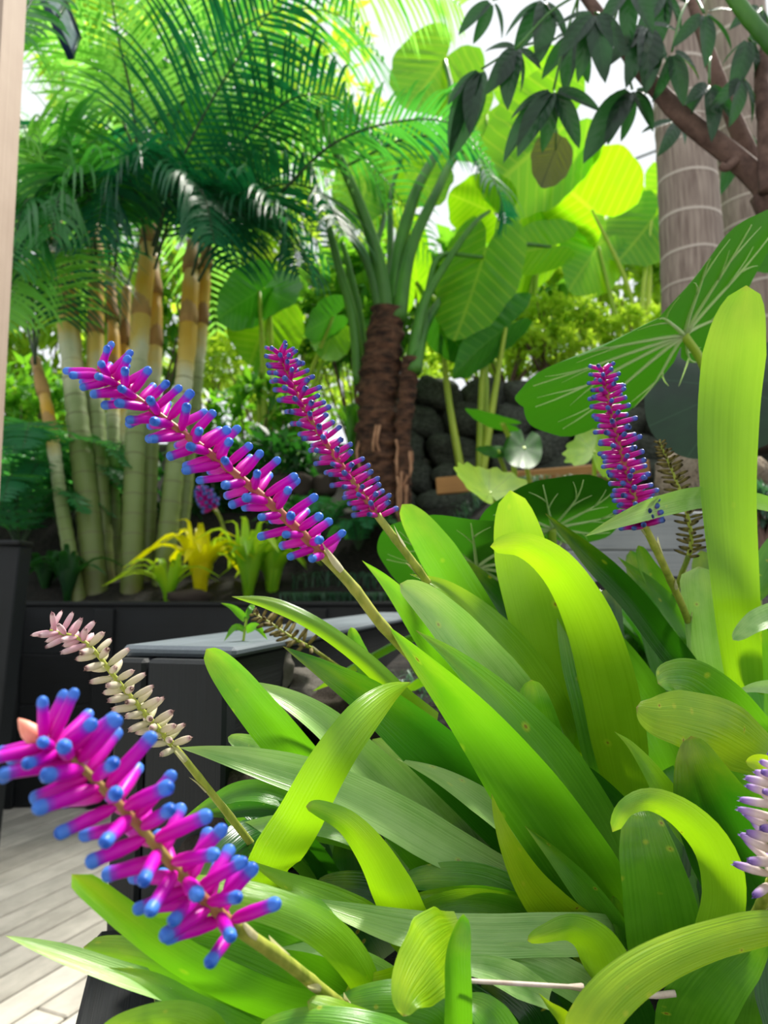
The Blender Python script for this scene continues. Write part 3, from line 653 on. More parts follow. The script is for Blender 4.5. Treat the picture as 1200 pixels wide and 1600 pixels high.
hero = [([(216, 250, 3.7), (205, 150, 3.6), (185, 60, 3.5), (168, -40, 3.4), (150, -120, 3.3)], M_frond_l, .62, .5),
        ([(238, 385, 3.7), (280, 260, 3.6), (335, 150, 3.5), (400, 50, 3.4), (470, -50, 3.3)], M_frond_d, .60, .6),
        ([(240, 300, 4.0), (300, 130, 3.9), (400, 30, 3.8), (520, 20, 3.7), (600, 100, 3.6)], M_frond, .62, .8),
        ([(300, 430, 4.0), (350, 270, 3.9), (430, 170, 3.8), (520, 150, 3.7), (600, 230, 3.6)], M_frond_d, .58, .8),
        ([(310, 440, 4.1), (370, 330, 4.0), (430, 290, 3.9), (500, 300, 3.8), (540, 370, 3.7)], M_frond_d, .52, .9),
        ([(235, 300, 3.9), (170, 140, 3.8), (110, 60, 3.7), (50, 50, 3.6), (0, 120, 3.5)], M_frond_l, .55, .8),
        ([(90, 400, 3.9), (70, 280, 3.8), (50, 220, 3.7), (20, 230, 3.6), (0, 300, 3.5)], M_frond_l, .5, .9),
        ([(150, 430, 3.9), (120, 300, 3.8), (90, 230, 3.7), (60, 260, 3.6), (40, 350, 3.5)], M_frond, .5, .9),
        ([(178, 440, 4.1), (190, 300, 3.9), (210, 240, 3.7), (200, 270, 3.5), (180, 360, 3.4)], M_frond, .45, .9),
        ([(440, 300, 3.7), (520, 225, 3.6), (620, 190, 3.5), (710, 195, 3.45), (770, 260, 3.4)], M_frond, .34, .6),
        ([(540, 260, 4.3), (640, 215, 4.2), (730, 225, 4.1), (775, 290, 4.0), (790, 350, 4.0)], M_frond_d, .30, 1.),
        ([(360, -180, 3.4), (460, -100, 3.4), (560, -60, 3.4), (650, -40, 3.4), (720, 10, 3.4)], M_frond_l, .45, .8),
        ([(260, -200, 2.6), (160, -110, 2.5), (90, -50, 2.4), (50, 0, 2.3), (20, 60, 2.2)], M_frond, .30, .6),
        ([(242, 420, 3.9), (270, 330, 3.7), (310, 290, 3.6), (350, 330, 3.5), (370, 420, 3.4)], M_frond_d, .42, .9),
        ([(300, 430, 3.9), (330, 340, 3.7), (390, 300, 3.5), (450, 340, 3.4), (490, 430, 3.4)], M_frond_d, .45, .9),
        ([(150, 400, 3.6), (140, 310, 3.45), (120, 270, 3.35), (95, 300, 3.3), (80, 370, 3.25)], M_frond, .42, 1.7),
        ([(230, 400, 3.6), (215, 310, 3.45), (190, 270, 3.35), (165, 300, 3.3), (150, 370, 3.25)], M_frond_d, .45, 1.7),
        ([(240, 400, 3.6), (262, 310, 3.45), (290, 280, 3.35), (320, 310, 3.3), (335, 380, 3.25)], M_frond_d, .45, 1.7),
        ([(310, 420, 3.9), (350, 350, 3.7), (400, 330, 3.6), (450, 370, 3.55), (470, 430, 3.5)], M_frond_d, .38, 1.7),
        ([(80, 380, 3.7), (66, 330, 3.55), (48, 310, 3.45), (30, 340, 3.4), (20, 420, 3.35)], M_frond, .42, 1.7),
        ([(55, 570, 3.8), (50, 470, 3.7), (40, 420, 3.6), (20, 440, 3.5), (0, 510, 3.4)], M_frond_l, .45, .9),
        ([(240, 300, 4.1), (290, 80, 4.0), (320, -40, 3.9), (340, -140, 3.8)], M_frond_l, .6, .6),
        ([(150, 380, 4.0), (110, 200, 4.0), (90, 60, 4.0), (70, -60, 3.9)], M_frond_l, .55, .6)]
for P, mt, LL, dr in hero: frond(cp, [at(*p) for p in P], mt, LL * 1.18, 38, .020, dr, .009)
for i, T0 in enumerate(tops):
    for k in range(2):
        a = R.uniform(0, 2 * math.pi); ln = R.uniform(1.0, 1.6); h = Vector((math.cos(a), .55 * math.sin(a) + .25, 0))
        frond(cp, [T0, T0 + h * ln * .2 + Vector((0, 0, ln * .40)), T0 + h * ln * .5 + Vector((0, 0, ln * .58)), T0 + h * ln * .8 + Vector((0, 0, ln * .42)), T0 + h * ln + Vector((0, 0, ln * .1))], R.choice([M_frond, M_frond_d, M_frond_l]), R.uniform(.5, .62), 38, .016, .8, .008)

# ------------------------------------------------------------------ elephant ear with brown trunk
def bladepx(parent, a, tip, wpx, Y, mat, dY=.15, tilt=.25, table=HEART, **kw):
    O = at(a[0], a[1], Y); Tp = at(tip[0], tip[1], Y - dY); ey = Tp - O
    vd = (O - EYE).normalized(); ex = ey.cross(vd).normalized(); nz = ex.cross(ey).normalized()
    ex = (ex * math.cos(tilt) + nz * math.sin(tilt)) * px2m(wpx, Y) / 1.12 / max(.6, math.cos(tilt))
    return blade(parent, O, ex, ey, mat, table, **kw)
TB = at(592, 775, 4.2)
al = thing('elephant_ear', 'tall elephant ear with shaggy brown trunk and thick green stalks', 'plant', (TB.x, TB.y, gh(TB.x, TB.y)))
def trunk(parent, pts, wds, Y, name='trunk'):
    C = [Vector(c) for c in cat([at(x, y, Y) for x, y in pts], 46)]; m = MB()
    rad = [px2m(lerp_list(wds, i / 45), Y) / 2 * (1 + .10 * (i % 3 == 0) + .06 * noise.noise(Vector((i * .7, Y, 0)))) for i in range(46)]
    tube(m, C, rad, 16)
    for q, p in enumerate(m.v):
        c_ = C[min(q // 16, 45)]; d = Vector(p) - c_; k_ = 1 + .28 * noise.noise(Vector((p[0] * 9, p[1] * 9, p[2] * 26))) + .12 * noise.noise(Vector((p[0] * 30, p[1] * 30, p[2] * 60)))
        m.v[q] = tuple(c_ + d * k_)
    o = m.build(name, M_alotrunk, parent)
    for k in range(7):
        i = R.randrange(2, 20); a = R.uniform(-2.6, -.5); q = C[i] + Vector((math.cos(a), math.sin(a), 0)) * rad[i] * 1.02; m = MB()
        tube(m, [q + Vector((R.uniform(-.012, .012), 0, -.05 * j)) for j in range(R.randrange(4, 8))], .009, 5); m.build('root_fibre', M_fibre, o)
    return o
trunk(al, [(598, 800), (592, 720), (590, 640), (598, 560), (606, 485)], [74, 66, 62, 62, 52], 4.2)
trunk(al, [(632, 800), (630, 700), (636, 620), (642, 560)], [22, 24, 28, 28], 4.1)
def stalk(parent, pts, w0, w1, Y0, Y1=None, mat=None, name='leaf_stalk'):
    Y1 = Y1 or Y0; n = len(pts); C = cat([at(x, y, Y0 + (Y1 - Y0) * i / (n - 1)) for i, (x, y) in enumerate(pts)], 24); m = MB()
    tube(m, C, [px2m(w0 + (w1 - w0) * (i / 23) ** .7, Y0) / 2 for i in range(24)], 8); return m.build(name, mat or M_stalk, parent)
st1 = [([(606, 500), (592, 410), (560, 315), (515, 215), (495, 170)], 30, 9, 4.2, 3.9), ([(598, 500), (578, 420), (550, 370), (522, 330)], 24, 8, 4.2, 4.0),
       ([(614, 500), (622, 400), (650, 300), (688, 225), (705, 150), (695, 95)], 32, 9, 4.2, 4.9), ([(622, 500), (640, 395), (680, 305), (722, 235), (800, 225), (870, 205)], 28, 8, 4.15, 4.9),
       ([(640, 580), (660, 480), (695, 415), (740, 350), (765, 330)], 24, 6, 4.1, 4.5), ([(648, 580), (668, 500), (720, 440), (800, 385), (860, 385)], 24, 6, 4.05, 5.0),
       ([(562, 600), (552, 500), (530, 420), (515, 360), (512, 340)], 22, 9, 4.3, 4.2), ([(568, 600), (562, 500), (548, 430), (535, 380)], 20, 8, 4.35, 4.4),
       ([(612, 490), (610, 380), (612, 300), (630, 240)], 16, 7, 4.4, 4.9), ([(590, 490), (585, 400), (600, 330), (575, 260)], 16, 6, 4.5, 5.0),
       ([(652, 580), (670, 450), (690, 400), (755, 402)], 16, 6, 4.2, 4.4)]
for a in st1: stalk(al, *a)
K = dict(seg=56, rings=7)
for a, tp, wd, Y, mt, dY in [((693, 95), (628, 185), 140, 4.9, M_aloc, .2), ((872, 205), (735, 315), 190, 4.9, M_aloc, .3), ((630, 240), (690, 330), 120, 4.9, M_aloc, .2),
        ((765, 330), (700, 300), 110, 4.6, M_aloc, .1), ((860, 385), (765, 402), 80, 5.0, M_aloc, .3), ((755, 402), (712, 545), 130, 4.4, M_aloc, .15), ((575, 260), (560, 370), 110, 5.0, M_aloc, .2)]:
    bladepx(al, a, tp, wd, Y, mt, dY, R.uniform(-.3, .3), **K)
# other elephant ears behind
def ear(label, base, Y0, leaves, mat_st=None):
    b = at(base[0], base[1], Y0); t = thing('elephant_ear', label, 'plant', (b.x, b.y, gh(b.x, b.y)))
    for a, tp, wd, Y, mt, dY, tl in leaves:
        o = bladepx(t, a, tp, wd, Y, mt, dY, tl, **K)
        g = Vector((b.x + R.uniform(-.05, .05), b.y, gh(b.x, b.y))); q = at(a[0], a[1], Y); m = MB()
        tube(m, cat([g, g.lerp(q, .5) + Vector((.08 * R.uniform(-1, 1), 0, .1)), q], 16), [.03 * (1 - .6 * i / 15) for i in range(16)], 8); m.build('leaf_stalk', mat_st or M_stalk_y, t)
    return t
ear('bright elephant ear with big backlit leaf beside the ringed palm trunk', (1000, 470), 5.6, [((925, 328), (850, 262), 190, 5.4, M_aloc, .1, .2), ((1018, 345), (960, 420), 120, 5.8, M_aloc, .1, -.2), ((935, 385), (880, 460), 120, 5.6, M_aloc, .2, .3), ((1010, 300), (1035, 380), 90, 6.0, M_aloc, .1, 0)])
ear('lime elephant ear with overlapping leaves right of the brown trunk', (800, 520), 5.5, [((872, 285), (785, 370), 130, 5.6, M_aloc, .3, .2), ((760, 180), (700, 260), 120, 5.7, M_aloc, .2, -.2), ((860, 130), (760, 140), 110, 5.6, M_aloc, .3, .1), ((840, 400), (760, 460), 90, 5.5, M_aloc, .3, .4), ((650, 440), (650, 335), 50, 5.2, M_aloc, .1, .2)])
ear('low dark elephant ear with drooping leaves above the rock wall', (735, 600), 4.62, [((790, 512), (692, 584), 70, 4.5, M_aloc_d, .3, .7), ((745, 470), (700, 560), 100, 4.7, M_aloc, .1, .2), ((690, 505), (740, 575), 70, 4.6, M_aloc_d, .1, .2), ((760, 500), (720, 480), 60, 4.6, M_aloc_d, .1, .5)])
ear('dark green elephant ear leaves between the canes and the brown trunk', (420, 640), 5.0, [((405, 455), (330, 500), 90, 4.9, M_aloc_d, .3, .3), ((420, 495), (385, 575), 130, 5.1, M_aloc, .1, .2), ((520, 495), (470, 520), 60, 4.9, M_aloc_d, .2, .5), ((520, 520), (500, 565), 70, 5.0, M_aloc, .1, .2), ((420, 455), (465, 480), 90, 5.0, M_aloc_d, .2, .4)])
tn = thing('hanging_leaf', 'withered brownish leaf hanging below the umbrella tree twig', 'leaf', at(868, 232, 2.2))
bladepx(tn, (868, 234), (842, 296), 66, 2.2, M_aloc_b, .02, .2, table=[(0, 1.05), (20, .88), (45, .72), (80, .6), (115, .52), (150, .4), (180, .34)], name='blade')
m = MB(); tube(m, [at(868, 234, 2.2), at(869, 200, 2.2), at(866, 140, 2.2)], .0022, 5); m.build('stalk', M_stalk, tn)

# ------------------------------------------------------------------ ringed palm trunks
def palm(label, pts, wd, Y):
    b = at(pts[0][0], pts[0][1], Y); t = thing('palm_tree', label, 'palm', (b.x, b.y, b.z))
    C = [Vector(c) for c in cat([at(x, y, Y) for x, y in pts], 60)]; m = MB()
    tube(m, C, [px2m(lerp_list(wd, i / 59), Y) / 2 * (1 + .02 * (i % 4 == 0)) for i in range(60)], 24); m.build('trunk', M_palmtrunk, t)
palm('ringed grey palm trunk rising behind the large veined leaf', [(1105, 760), (1090, 560), (1083, 430), (1072, 250), (1062, 120), (1050, -150)], [118, 106, 100, 92, 86, 80], 3.2)
palm('second pale palm trunk at the right edge behind the ringed one', [(1205, 700), (1185, 450), (1170, 280), (1155, 120), (1135, -150)], [120, 112, 104, 98, 90], 4.2)
m = MB(); tube(m, cat([at(700, 365, 9), at(860, 300, 9), at(1060, 222, 9)], 12), .02, 5); tag(m.build('cable', M_greyb), 'thin grey cable crossing the white sky beside the palm trunk', 'cable')

# ------------------------------------------------------------------ umbrella tree branches at upper right
ub = at(1260, 420, 1.9); ut = thing('umbrella_tree', 'umbrella tree with brown forked branches and drooping dark leaflets at upper right', 'tree', (ub.x, ub.y, gh(ub.x, ub.y)))
def branch(pts, w0, w1, Y, mat=M_bark, parent=None):
    C = cat([at(x, y, Y) for x, y in pts], 30); m = MB()
    tube(m, C, [px2m(w0 + (w1 - w0) * i / 29, Y) / 2 * (1 + .12 * noise.noise(Vector((i * .6, w0, 0)))) for i in range(30)], 10); return m.build('branch', mat, parent or ut)
branch([(1290, 900), (1270, 600), (1250, 420), (1200, 300)], 70, 58, 1.9)
branch([(1215, 320), (1190, 285), (1140, 240), (1070, 185), (1010, 120), (960, 55), (905, -20)], 46, 18, 1.9)
branch([(1195, 290), (1170, 240), (1140, 170), (1110, 90), (1075, -20)], 34, 18, 1.95)
branch([(1200, 300), (1196, 200), (1190, 110), (1215, 20)], 30, 18, 1.85)
branch([(1150, 250), (1135, 262), (1125, 258)], 16, 12, 1.88)
branch([(1130, -30), (1160, 15), (1205, 70), (1240, 110)], 24, 28, 1.5, M_stalk)
UM = {}
def leaflet_mesh():
    m = MB(); v = []; uv = []; f = []; n, nu = 10, 4
    for i in range(n + 1):
        t = i / n; wv = .19 * (math.sin(math.pi * min(1., .06 + .94 * t) ** .85) ** .75 if t < 1 else 0) + .002
        for j in range(nu + 1):
            a = j / nu * 2 - 1; v.append((a * wv, t, abs(a) * wv * .35 - .22 * t * t)); uv.append((.5 + a * .19, .5 + t * .5))
    for i in range(n):
        for j in range(nu): k = i * (nu + 1) + j; f.append((k, k + 1, k + nu + 2, k + nu + 1))
    m.add(v, f, uv); return m.mesh('leaflet', M_sche)
LF = leaflet_mesh()
def hand(src, hub, tips, Y, Ys=1.9):
    m = MB(); p, q = at(src[0], src[1], Ys), at(hub[0], hub[1], Y)
    tube(m, cat([p, p.lerp(q, .5) + Vector((0, 0, .02)), q], 10), .0035, 6); lf = m.build('leaf', M_stalk, ut)
    for tp in tips:
        e_ = at(tp[0], tp[1], Y + R.uniform(-.06, .06)); d = e_ - q; L = d.length; d.normalize()
        out = Vector((R.uniform(-.5, .5), -1, R.uniform(.1, .8))); x = d.cross(out).normalized(); z = x.cross(d)
        wsc = L * R.uniform(.8, 1.) if L > .09 else L * 1.2
        o = link('leaflet', LF, lf); o.matrix_basis = Matrix.Translation(q + d * .012) @ (Matrix((x, d, z)).transposed() @ Matrix.Diagonal((wsc, L, L))).to_4x4()
HANDS = [((905, -10), (865, 140), [(782, 232), (812, 222), (852, 228), (908, 218), (800, 170), (935, 160)], 1.9), ((960, 55), (988, 140), [(918, 228), (950, 205), (978, 212), (1022, 188), (1040, 150)], 1.95),
         ((905, -10), (808, 75), [(788, 148), (822, 135), (845, 98), (770, 130), (760, 70)], 1.85), ((870, 60), (752, 108), [(692, 222), (712, 235), (732, 188), (700, 150)], 2.0),
         ((960, 55), (930, 20), [(880, 70), (905, 110), (945, 105), (975, 70), (870, 30)], 1.8), ((1010, 120), (1010, 40), [(960, 80), (985, 110), (1020, 120), (1050, 90), (1060, 40)], 1.85),
         ((1075, 0), (1050, 80), [(1000, 120), (1030, 150), (1070, 150), (1100, 110)], 1.8), ((1110, 90), (1108, 130), [(1065, 185), (1120, 200), (1150, 180), (1080, 150)], 1.85),
         ((1075, -10), (1100, 20), [(1060, 60), (1110, 85), (1150, 60), (1140, 10)], 1.75), ((905, -20), (850, 0), [(790, 40), (810, 70), (850, 80), (890, 50)], 1.9),
         ((905, -20), (770, 0), [(720, 40), (745, 60), (790, 50)], 2.0), ((1190, 110), (1170, 60), [(1130, 90), (1150, 130), (1190, 125), (1215, 80)], 1.8), ((1196, 200), (1160, 120), [(1120, 160), (1150, 185), (1185, 180)], 1.8),
         ((1190, 285), (1165, 205), [(1130, 290), (1150, 240), (1190, 250)], 2.1), ((960, 30), (985, -20), [(940, 30), (980, 60), (1020, 30)], 1.8), ((1196, 150), (1190, 10), [(1150, 30), (1180, 70), (1210, 60)], 1.9), ((1010, 120), (1060, 190), [(1010, 195), (1040, 230), (1075, 220)], 2.2),
         ((905, -10), (900, 50), [(850, 110), (880, 130), (920, 120), (860, 60)], 2.0), ((1040, 30), (1040, -10), [(1000, 40), (1030, 60), (1070, 40), (1080, 0)], 1.9)]
for h in HANDS: hand(*h)

# ------------------------------------------------------------------ large veined leaves
def farf(label, O, Yo, ex, ey, mat, base, veins, cup=.1, droop=.15, curl=None, name='leopard_plant', stalk_pts=None, sw=.006, table=KIDNEY, **kw):
    """ex, ey given as (px, py, Y) end points"""
    q = at(O[0], O[1], Yo); b = at(*base); b.z = gh(b.x, b.y); t = thing(name, label, 'plant', b)
    blade(t, q, at(*ex) - q, at(*ey) - q, mat, table, cup, droop, 0.0, .012, name='leaf', rings=12, seg=72, veins=veins, curl=curl, **kw)
    m = MB(); P = [q] + [at(*p) for p in (stalk_pts or [])] + [b]; tube(m, cat(P, 24), sw, 8); m.build('leaf_stalk', M_stalk_y, t); return t
ANG = [-158, -125, -92, -60, -30, 0, 30, 60, 92, 125, 158]
farf('huge pale-veined round leaf tilted in front of the ringed palm trunk', (1068, 522), .95, (815, 630, .97), (1005, 462, .80), M_farf, (1130, 760, 1.0), (1, .0032, ANG), cup=-.03, droop=.10, ex2=at(1068, 522, .95) - at(1215, 335, .90), ey2=at(1068, 522, .95) - at(1040, 636, 1.06), stalk_pts=[(1100, 575, .97), (1125, 680, 1.0)], curl=lambda x, y: -.25 * max(0, y - .55) ** 1.5)
farf('broad dark green leaf with pale veins spreading behind the second magenta spike', (745, 885), .95, (592, 868, .95), (735, 785, .80), M_farf, (760, 1000, 1.0), (1, .0028, ANG), cup=.0, droop=.1, stalk_pts=[(760, 940, .97)])
farf('round veined leaf with glossy upper rim left of the right-hand magenta spike', (862, 825), 1.0, (985, 792, 1.0), (850, 755, .88), M_farf, (870, 950, 1.05), (1, .0026, ANG), cup=.0, droop=.1, stalk_pts=[(866, 900, 1.02)])
farf('dark glossy leaf in shade below the huge veined leaf at right', (1150, 605), 1.15, (1003, 615, 1.12), (1128, 716, 1.10), M_farf_d, (1180, 800, 1.2), None, cup=.08, droop=.15, stalk_pts=[(1165, 700, 1.2)])
farf('small lime young leaf on a dark stalk above the rusty edging', (765, 770), 1.7, (705, 760, 1.65), (745, 735, 1.78), M_farf_y, (790, 830, 1.8), None, cup=-.3, scallop=.05, table=KIDNEY, sw=.005, stalk_pts=[(775, 800, 1.75)])
farf('small lime fan-shaped leaf on a dark stalk left of the right-hand spike', (928, 705), 1.7, (890, 690, 1.7), (935, 672, 1.78), M_farf_y, (930, 790, 1.75), None, cup=.35, scallop=.07, sw=.005, stalk_pts=[(929, 750, 1.72)])
farf('small pale heart-shaped leaf held before the lava rocks', (785, 660), 3.2, (790, 640, 3.1), (725, 645, 3.2), M_farf, (805, 735, 3.4), None, table=HEART, sw=.012, stalk_pts=[(800, 700, 3.3)])
farf('rounded grey-green leaf low in front of the lava rocks', (818, 700), 3.2, (848, 705, 3.2), (812, 738, 3.1), M_farf, (830, 745, 3.5), None, sw=.01)
farf('small green leaf beside the rounded one at the rock wall foot', (778, 705), 3.2, (790, 722, 3.2), (740, 706, 3.1), M_farf, (800, 745, 3.5), None, table=HEART, sw=.01)
farf('green leaf tip entering at the right edge beside the second palm trunk', (1225, 400), 1.4, (1210, 440, 1.4), (1160, 412, 1.4), M_farf, (1260, 760, 1.5), None, table=HEART, sw=.006)

#--FOREGROUND--
# ------------------------------------------------------------------ rear bed plants
def rosette(name, label, c, n, L, wd, mat, cat_='bromeliad', group=None, spread=.8, up0=1.0, tip='point'):
    c = Vector(c); t = thing(name, label, cat_, c, group)
    for i in range(n):
        a = i * 2.4 + R.uniform(-.3, .3); s = .35 + .65 * ((i % 5) / 4); h = Vector((math.cos(a), math.sin(a), 0)); ll = L * R.uniform(.8, 1.1)
        P = [c, c + h * ll * .15 * spread + Vector((0, 0, ll * .45 * up0)), c + h * ll * .5 * s * spread + Vector((0, 0, ll * (.85 - .25 * s) * up0)), c + h * ll * .95 * s * spread + Vector((0, 0, ll * (1. - .65 * s) * up0))]
        strap3(t, P, wd * R.uniform(.85, 1.15), mat, tip=tip, n=10, nu=2, chan=.15)
    return t
rosette('bromeliad', 'yellow-leaved bromeliad glowing at the foot of the canes', at(312, 945, 3.62), 26, .50, .06, M_ybrom)
rosette('bromeliad', 'lime bromeliad with narrow leaves just right of the yellow one', at(388, 945, 3.60), 26, .50, .05, M_gbrom)
rosette('bromeliad', 'lime bromeliad with low leaves left of the yellow one', at(262, 948, 3.58), 14, .30, .035, M_gbrom, spread=1.2)
rosette('bromeliad', 'green bromeliad half hidden under the long magenta spike', at(425, 945, 3.7), 22, .42, .05, M_gbrom)
o = link('lava_stone', rock_mesh('lava_stone', M_lavab, 21)); o.matrix_basis = Matrix.LocRotScale(at(295, 935, 3.5), Quaternion(), Vector((.10, .06, .04))); tag(o, 'small brown lava stone on the planter edge below the yellow bromeliad', 'rock')
pk = thing('pink_flower', 'tiny blurred pink flower spike behind the long magenta spike', 'flower', at(335, 812, 3.7))
spike(pk, [(312, 762, 3.6), (325, 785, 3.6), (345, 812, 3.65), (360, 870, 3.7)], .5, 46, .055, .011, M_flo_pink if False else M_flo2, up=.3, stem_r=.008)
def grass(label, pts, n, L, mat, wd=.006):
    c = Vector(pts[0]); m = MB(); e0, e1 = Vector(pts[0]), Vector(pts[1])
    for i in range(n):
        p = e0.lerp(e1, R.random()) + Vector((R.uniform(-.04, .04), R.uniform(-.14, .14), 0)); p.z = gh(p.x, p.y) - .01 if p.y > 3.7 or p.y < 3.3 else .86
        h = Vector((R.uniform(-1, 1), R.uniform(-1, 1), 0)); strap3(None, [p, p + h * L * .3 + Vector((0, 0, L * .6)), p + h * L * .8 + Vector((0, 0, L * .45))], wd, None, tip='point', n=5, nu=1, mb=m)
    o = stuff(m.build('ground_cover', mat)); tag(o, label, 'grass'); return o
grass('bluish mondo grass edging along the rear planter', (at(455, 940, 3.6), at(600, 940, 3.62)), 420, .13, M_mondo)
grass('blue-green grass tufts below the lava rock wall', (at(660, 770, 3.7), at(960, 735, 3.9)), 500, .14, M_mondo)
grass('small dark grass growing on the soil beside the near planter', (Vector((-.05, 1.1, .8)), Vector((.12, 1.35, .82))), 160, .05, M_mondo, .003)
def fern(label, c, n, L, mat):
    c = Vector(c); t = thing('fern', label, 'fern', c)
    for i in range(n):
        a = i * 2.4 + R.uniform(-.2, .2); h = Vector((math.cos(a), math.sin(a), 0)); ll = L * R.uniform(.8, 1.15)
        frond(t, [c, c + h * ll * .3 + Vector((0, 0, ll * .5)), c + h * ll * .7 + Vector((0, 0, ll * .6)), c + h * ll + Vector((0, 0, ll * .35))], mat, ll * .28, 22, ll * .045, .3, .005, lean=.35)
    return t
fern('green fern at the far left behind the short black post', at(30, 860, 3.9), 11, .55, M_fern)
fern('small fern in the shade between canes and fern bed at left', at(95, 830, 4.2), 10, .5, M_fern)
fern('blue-green fern on the slope below the brown trunk', at(505, 845, 3.95), 10, .32, M_fern)
fern('small fern under the second magenta spike', at(560, 860, 4.0), 9, .26, M_fern)
fern('broad green fern filling the bed beside the leaning cane', at(60, 800, 4.0), 12, .6, M_fern)
rosette('strap_leaf_plant', 'dark glossy strap-leaved clump between the canes and the black post', at(105, 940, 3.6), 16, .32, .04, M_bushd, 'plant', spread=1.1)
rosette('strap_leaf_plant', 'dark leafy clump in shade behind the lime bromeliads', at(470, 850, 3.95), 18, .36, .045, M_bushd, 'plant', spread=.9)
rosette('strap_leaf_plant', 'dark strap-leaved plant low at the far left of the rear bed', at(70, 930, 3.75), 14, .30, .035, M_bushd, 'plant', spread=1.2)
rosette('strap_leaf_plant', 'upright green leaves beside the foot of the brown trunk', at(548, 720, 4.3), 14, .5, .04, M_bushg, 'plant', spread=.5)
e = thing('low_stone_border', 'low brown stone border behind the second magenta spike', 'border', at(470, 760, 4.35))
for k in range(3): o = link('border_stone', rock_mesh('border_stone', M_lavab, 30 + k), e); o.matrix_basis = Matrix.LocRotScale(at(435 + k * 36, 760, 4.35), Quaternion((0, 0, 1), k), Vector((.09, .07, .075)))
bush('garden_shrub', 'small glossy shrub below the leafy shrub right of the canes', at(420, 730, 4.5), (.28, .15, .14), 500, .13, .045, M_bushd, 'shrub')

# ------------------------------------------------------------------ rocks in the near planter
RG = [rock_mesh('lava_stone', M_lavag, 41 + s, 4, .35) for s in range(2)]
RB = [rock_mesh('lava_stone', M_lavab, 51 + s, 4, .35) for s in range(3)]
for lab, (px, py, Y), sx, sz, me in [('grey pitted lava stone on the corner of the near planter', (412, 1048, .98), .035, .032, RG[0]), ('grey pitted lava stone below the corner one among dry petals', (468, 1085, 1.02), .045, .032, RG[1]),
        ('brown lava stone beneath the fallen pale leaf tips', (400, 1150, .92), .05, .05, RB[0]), ('dark lava stone at the foot of the pale flower stem', (395, 1285, .82), .055, .05, RB[1]), ('dark lava stone below the lowest magenta spike', (330, 1460, .70), .05, .04, RB[2]),
        ('dark lava stone deep under the front leaves', (420, 1560, .66), .06, .04, RB[0]), ('brown lava stone behind the ribbed leaves', (540, 1120, 1.0), .06, .04, RB[1]), ('dark lava stone beside the planter board', (350, 1380, .78), .045, .05, RB[2])]:
    o = link('lava_stone', me); o.matrix_basis = Matrix.LocRotScale(at(px, py, Y), Quaternion((0, 0, 1), px * .1), Vector((sx, sx, sz))); tag(o, lab, 'rock')
sl = thing('seedling', 'small green seedling sprouting at the planter corner', 'plant', at(383, 1025, .9))
m = MB(); tube(m, cat([at(378, 1030, .9), at(381, 995, .9), at(386, 962, .9)], 8), .0018, 6); m.build('stem', M_stalk_y, sl)
for tp, wd in (((345, 942, .88), 14), ((350, 1002, .88), 10), ((418, 1000, .9), 14), ((398, 945, .92), 9)):
    strap(sl, [(384, 985 if tp[1] > 960 else 968, .9), ((384 + tp[0]) / 2, (970 + tp[1]) / 2 - 6, .89), tp], wd, SM['mid'], tip='point', n=10)

# ------------------------------------------------------------------ matchstick bromeliads
def brom(label, base, filler=10, L=.42, wd=.045, az=(0, 360), mats=('dark', 'mid')):
    b = at(*base); b.z = gh(b.x, b.y); t = thing('matchstick_bromeliad', label, 'bromeliad', b, 'matchstick bromeliads in the near planter')
    for i in range(filler):
        a = math.radians(R.uniform(*az)); h = Vector((math.cos(a), math.sin(a), 0)); ll = L * R.uniform(.7, 1.05); s = R.uniform(.6, 1.)
        P = [b + h * .012, b + h * ll * .18 + Vector((0, 0, ll * .38)), b + h * ll * .52 * s + Vector((0, 0, ll * .62)), b + h * ll * .95 * s + Vector((0, 0, ll * (.80 - .38 * s)))]
        strap3(t, P, wd * R.uniform(.8, 1.1), SM[R.choice(mats)], chan=.14, n=22, nu=4)
    return t
def lv(t, mat, pts, wd, roll=0, chan=.10, tip='round', **kw): return strap(t, pts, wd, SM[mat], roll, chan, tip, **kw)

# plant A: lowest magenta spike, front left
A = brom('front bromeliad with the nearest and lowest magenta matchstick spike', (640, 1640, .56), 4, .26, .035, (160, 260))
spike(A, [(62, 1160, .285), (112, 1186, .287), (200, 1272, .295), (290, 1375, .31), (358, 1440, .325), (450, 1505, .36), (530, 1568, .41), (620, 1630, .50)], .61, 68, .0255, .0031, M_flo, up=.75, stem_r=.0028, bud=True, jit=.22, fan=(.9, 1.))
lv(A, 'mid', [(620, 1625, .50), (520, 1592, .44), (420, 1565, .40), (300, 1508, .37), (200, 1438, .35), (112, 1366, .33)], [40, 44, 48, 50, 46, 32], -35, -.10)
lv(A, 'pale', [(480, 1630, .47), (390, 1585, .44), (300, 1557, .42), (200, 1527, .40), (100, 1492, .39), (8, 1462, .38)], [34, 36, 36, 34, 28, 18], 30, .12, 'point')
lv(A, 'mid', [(520, 1640, .48), (420, 1600, .44), (330, 1545, .42), (240, 1500, .41), (130, 1480, .41)], [50, 55, 56, 52, 34], -20, -.1)
lv(A, 'mid', [(470, 1660, .42), (380, 1610, .39), (300, 1570, .38), (230, 1530, .375), (170, 1512, .37)], [36, 36, 34, 30, 20], 10, .1, 'point')
lv(A, 'bright', [(600, 1600, .46), (560, 1510, .43), (500, 1448, .41), (420, 1412, .40), (330, 1392, .395), (262, 1385, .395)], [36, 46, 52, 52, 50, 36], 20, -.12)
lv(A, 'mid', [(640, 1620, .50), (560, 1555, .47), (470, 1498, .45), (370, 1458, .44), (270, 1440, .435), (190, 1432, .43)], [70, 82, 86, 84, 66, 40], -15, .08)
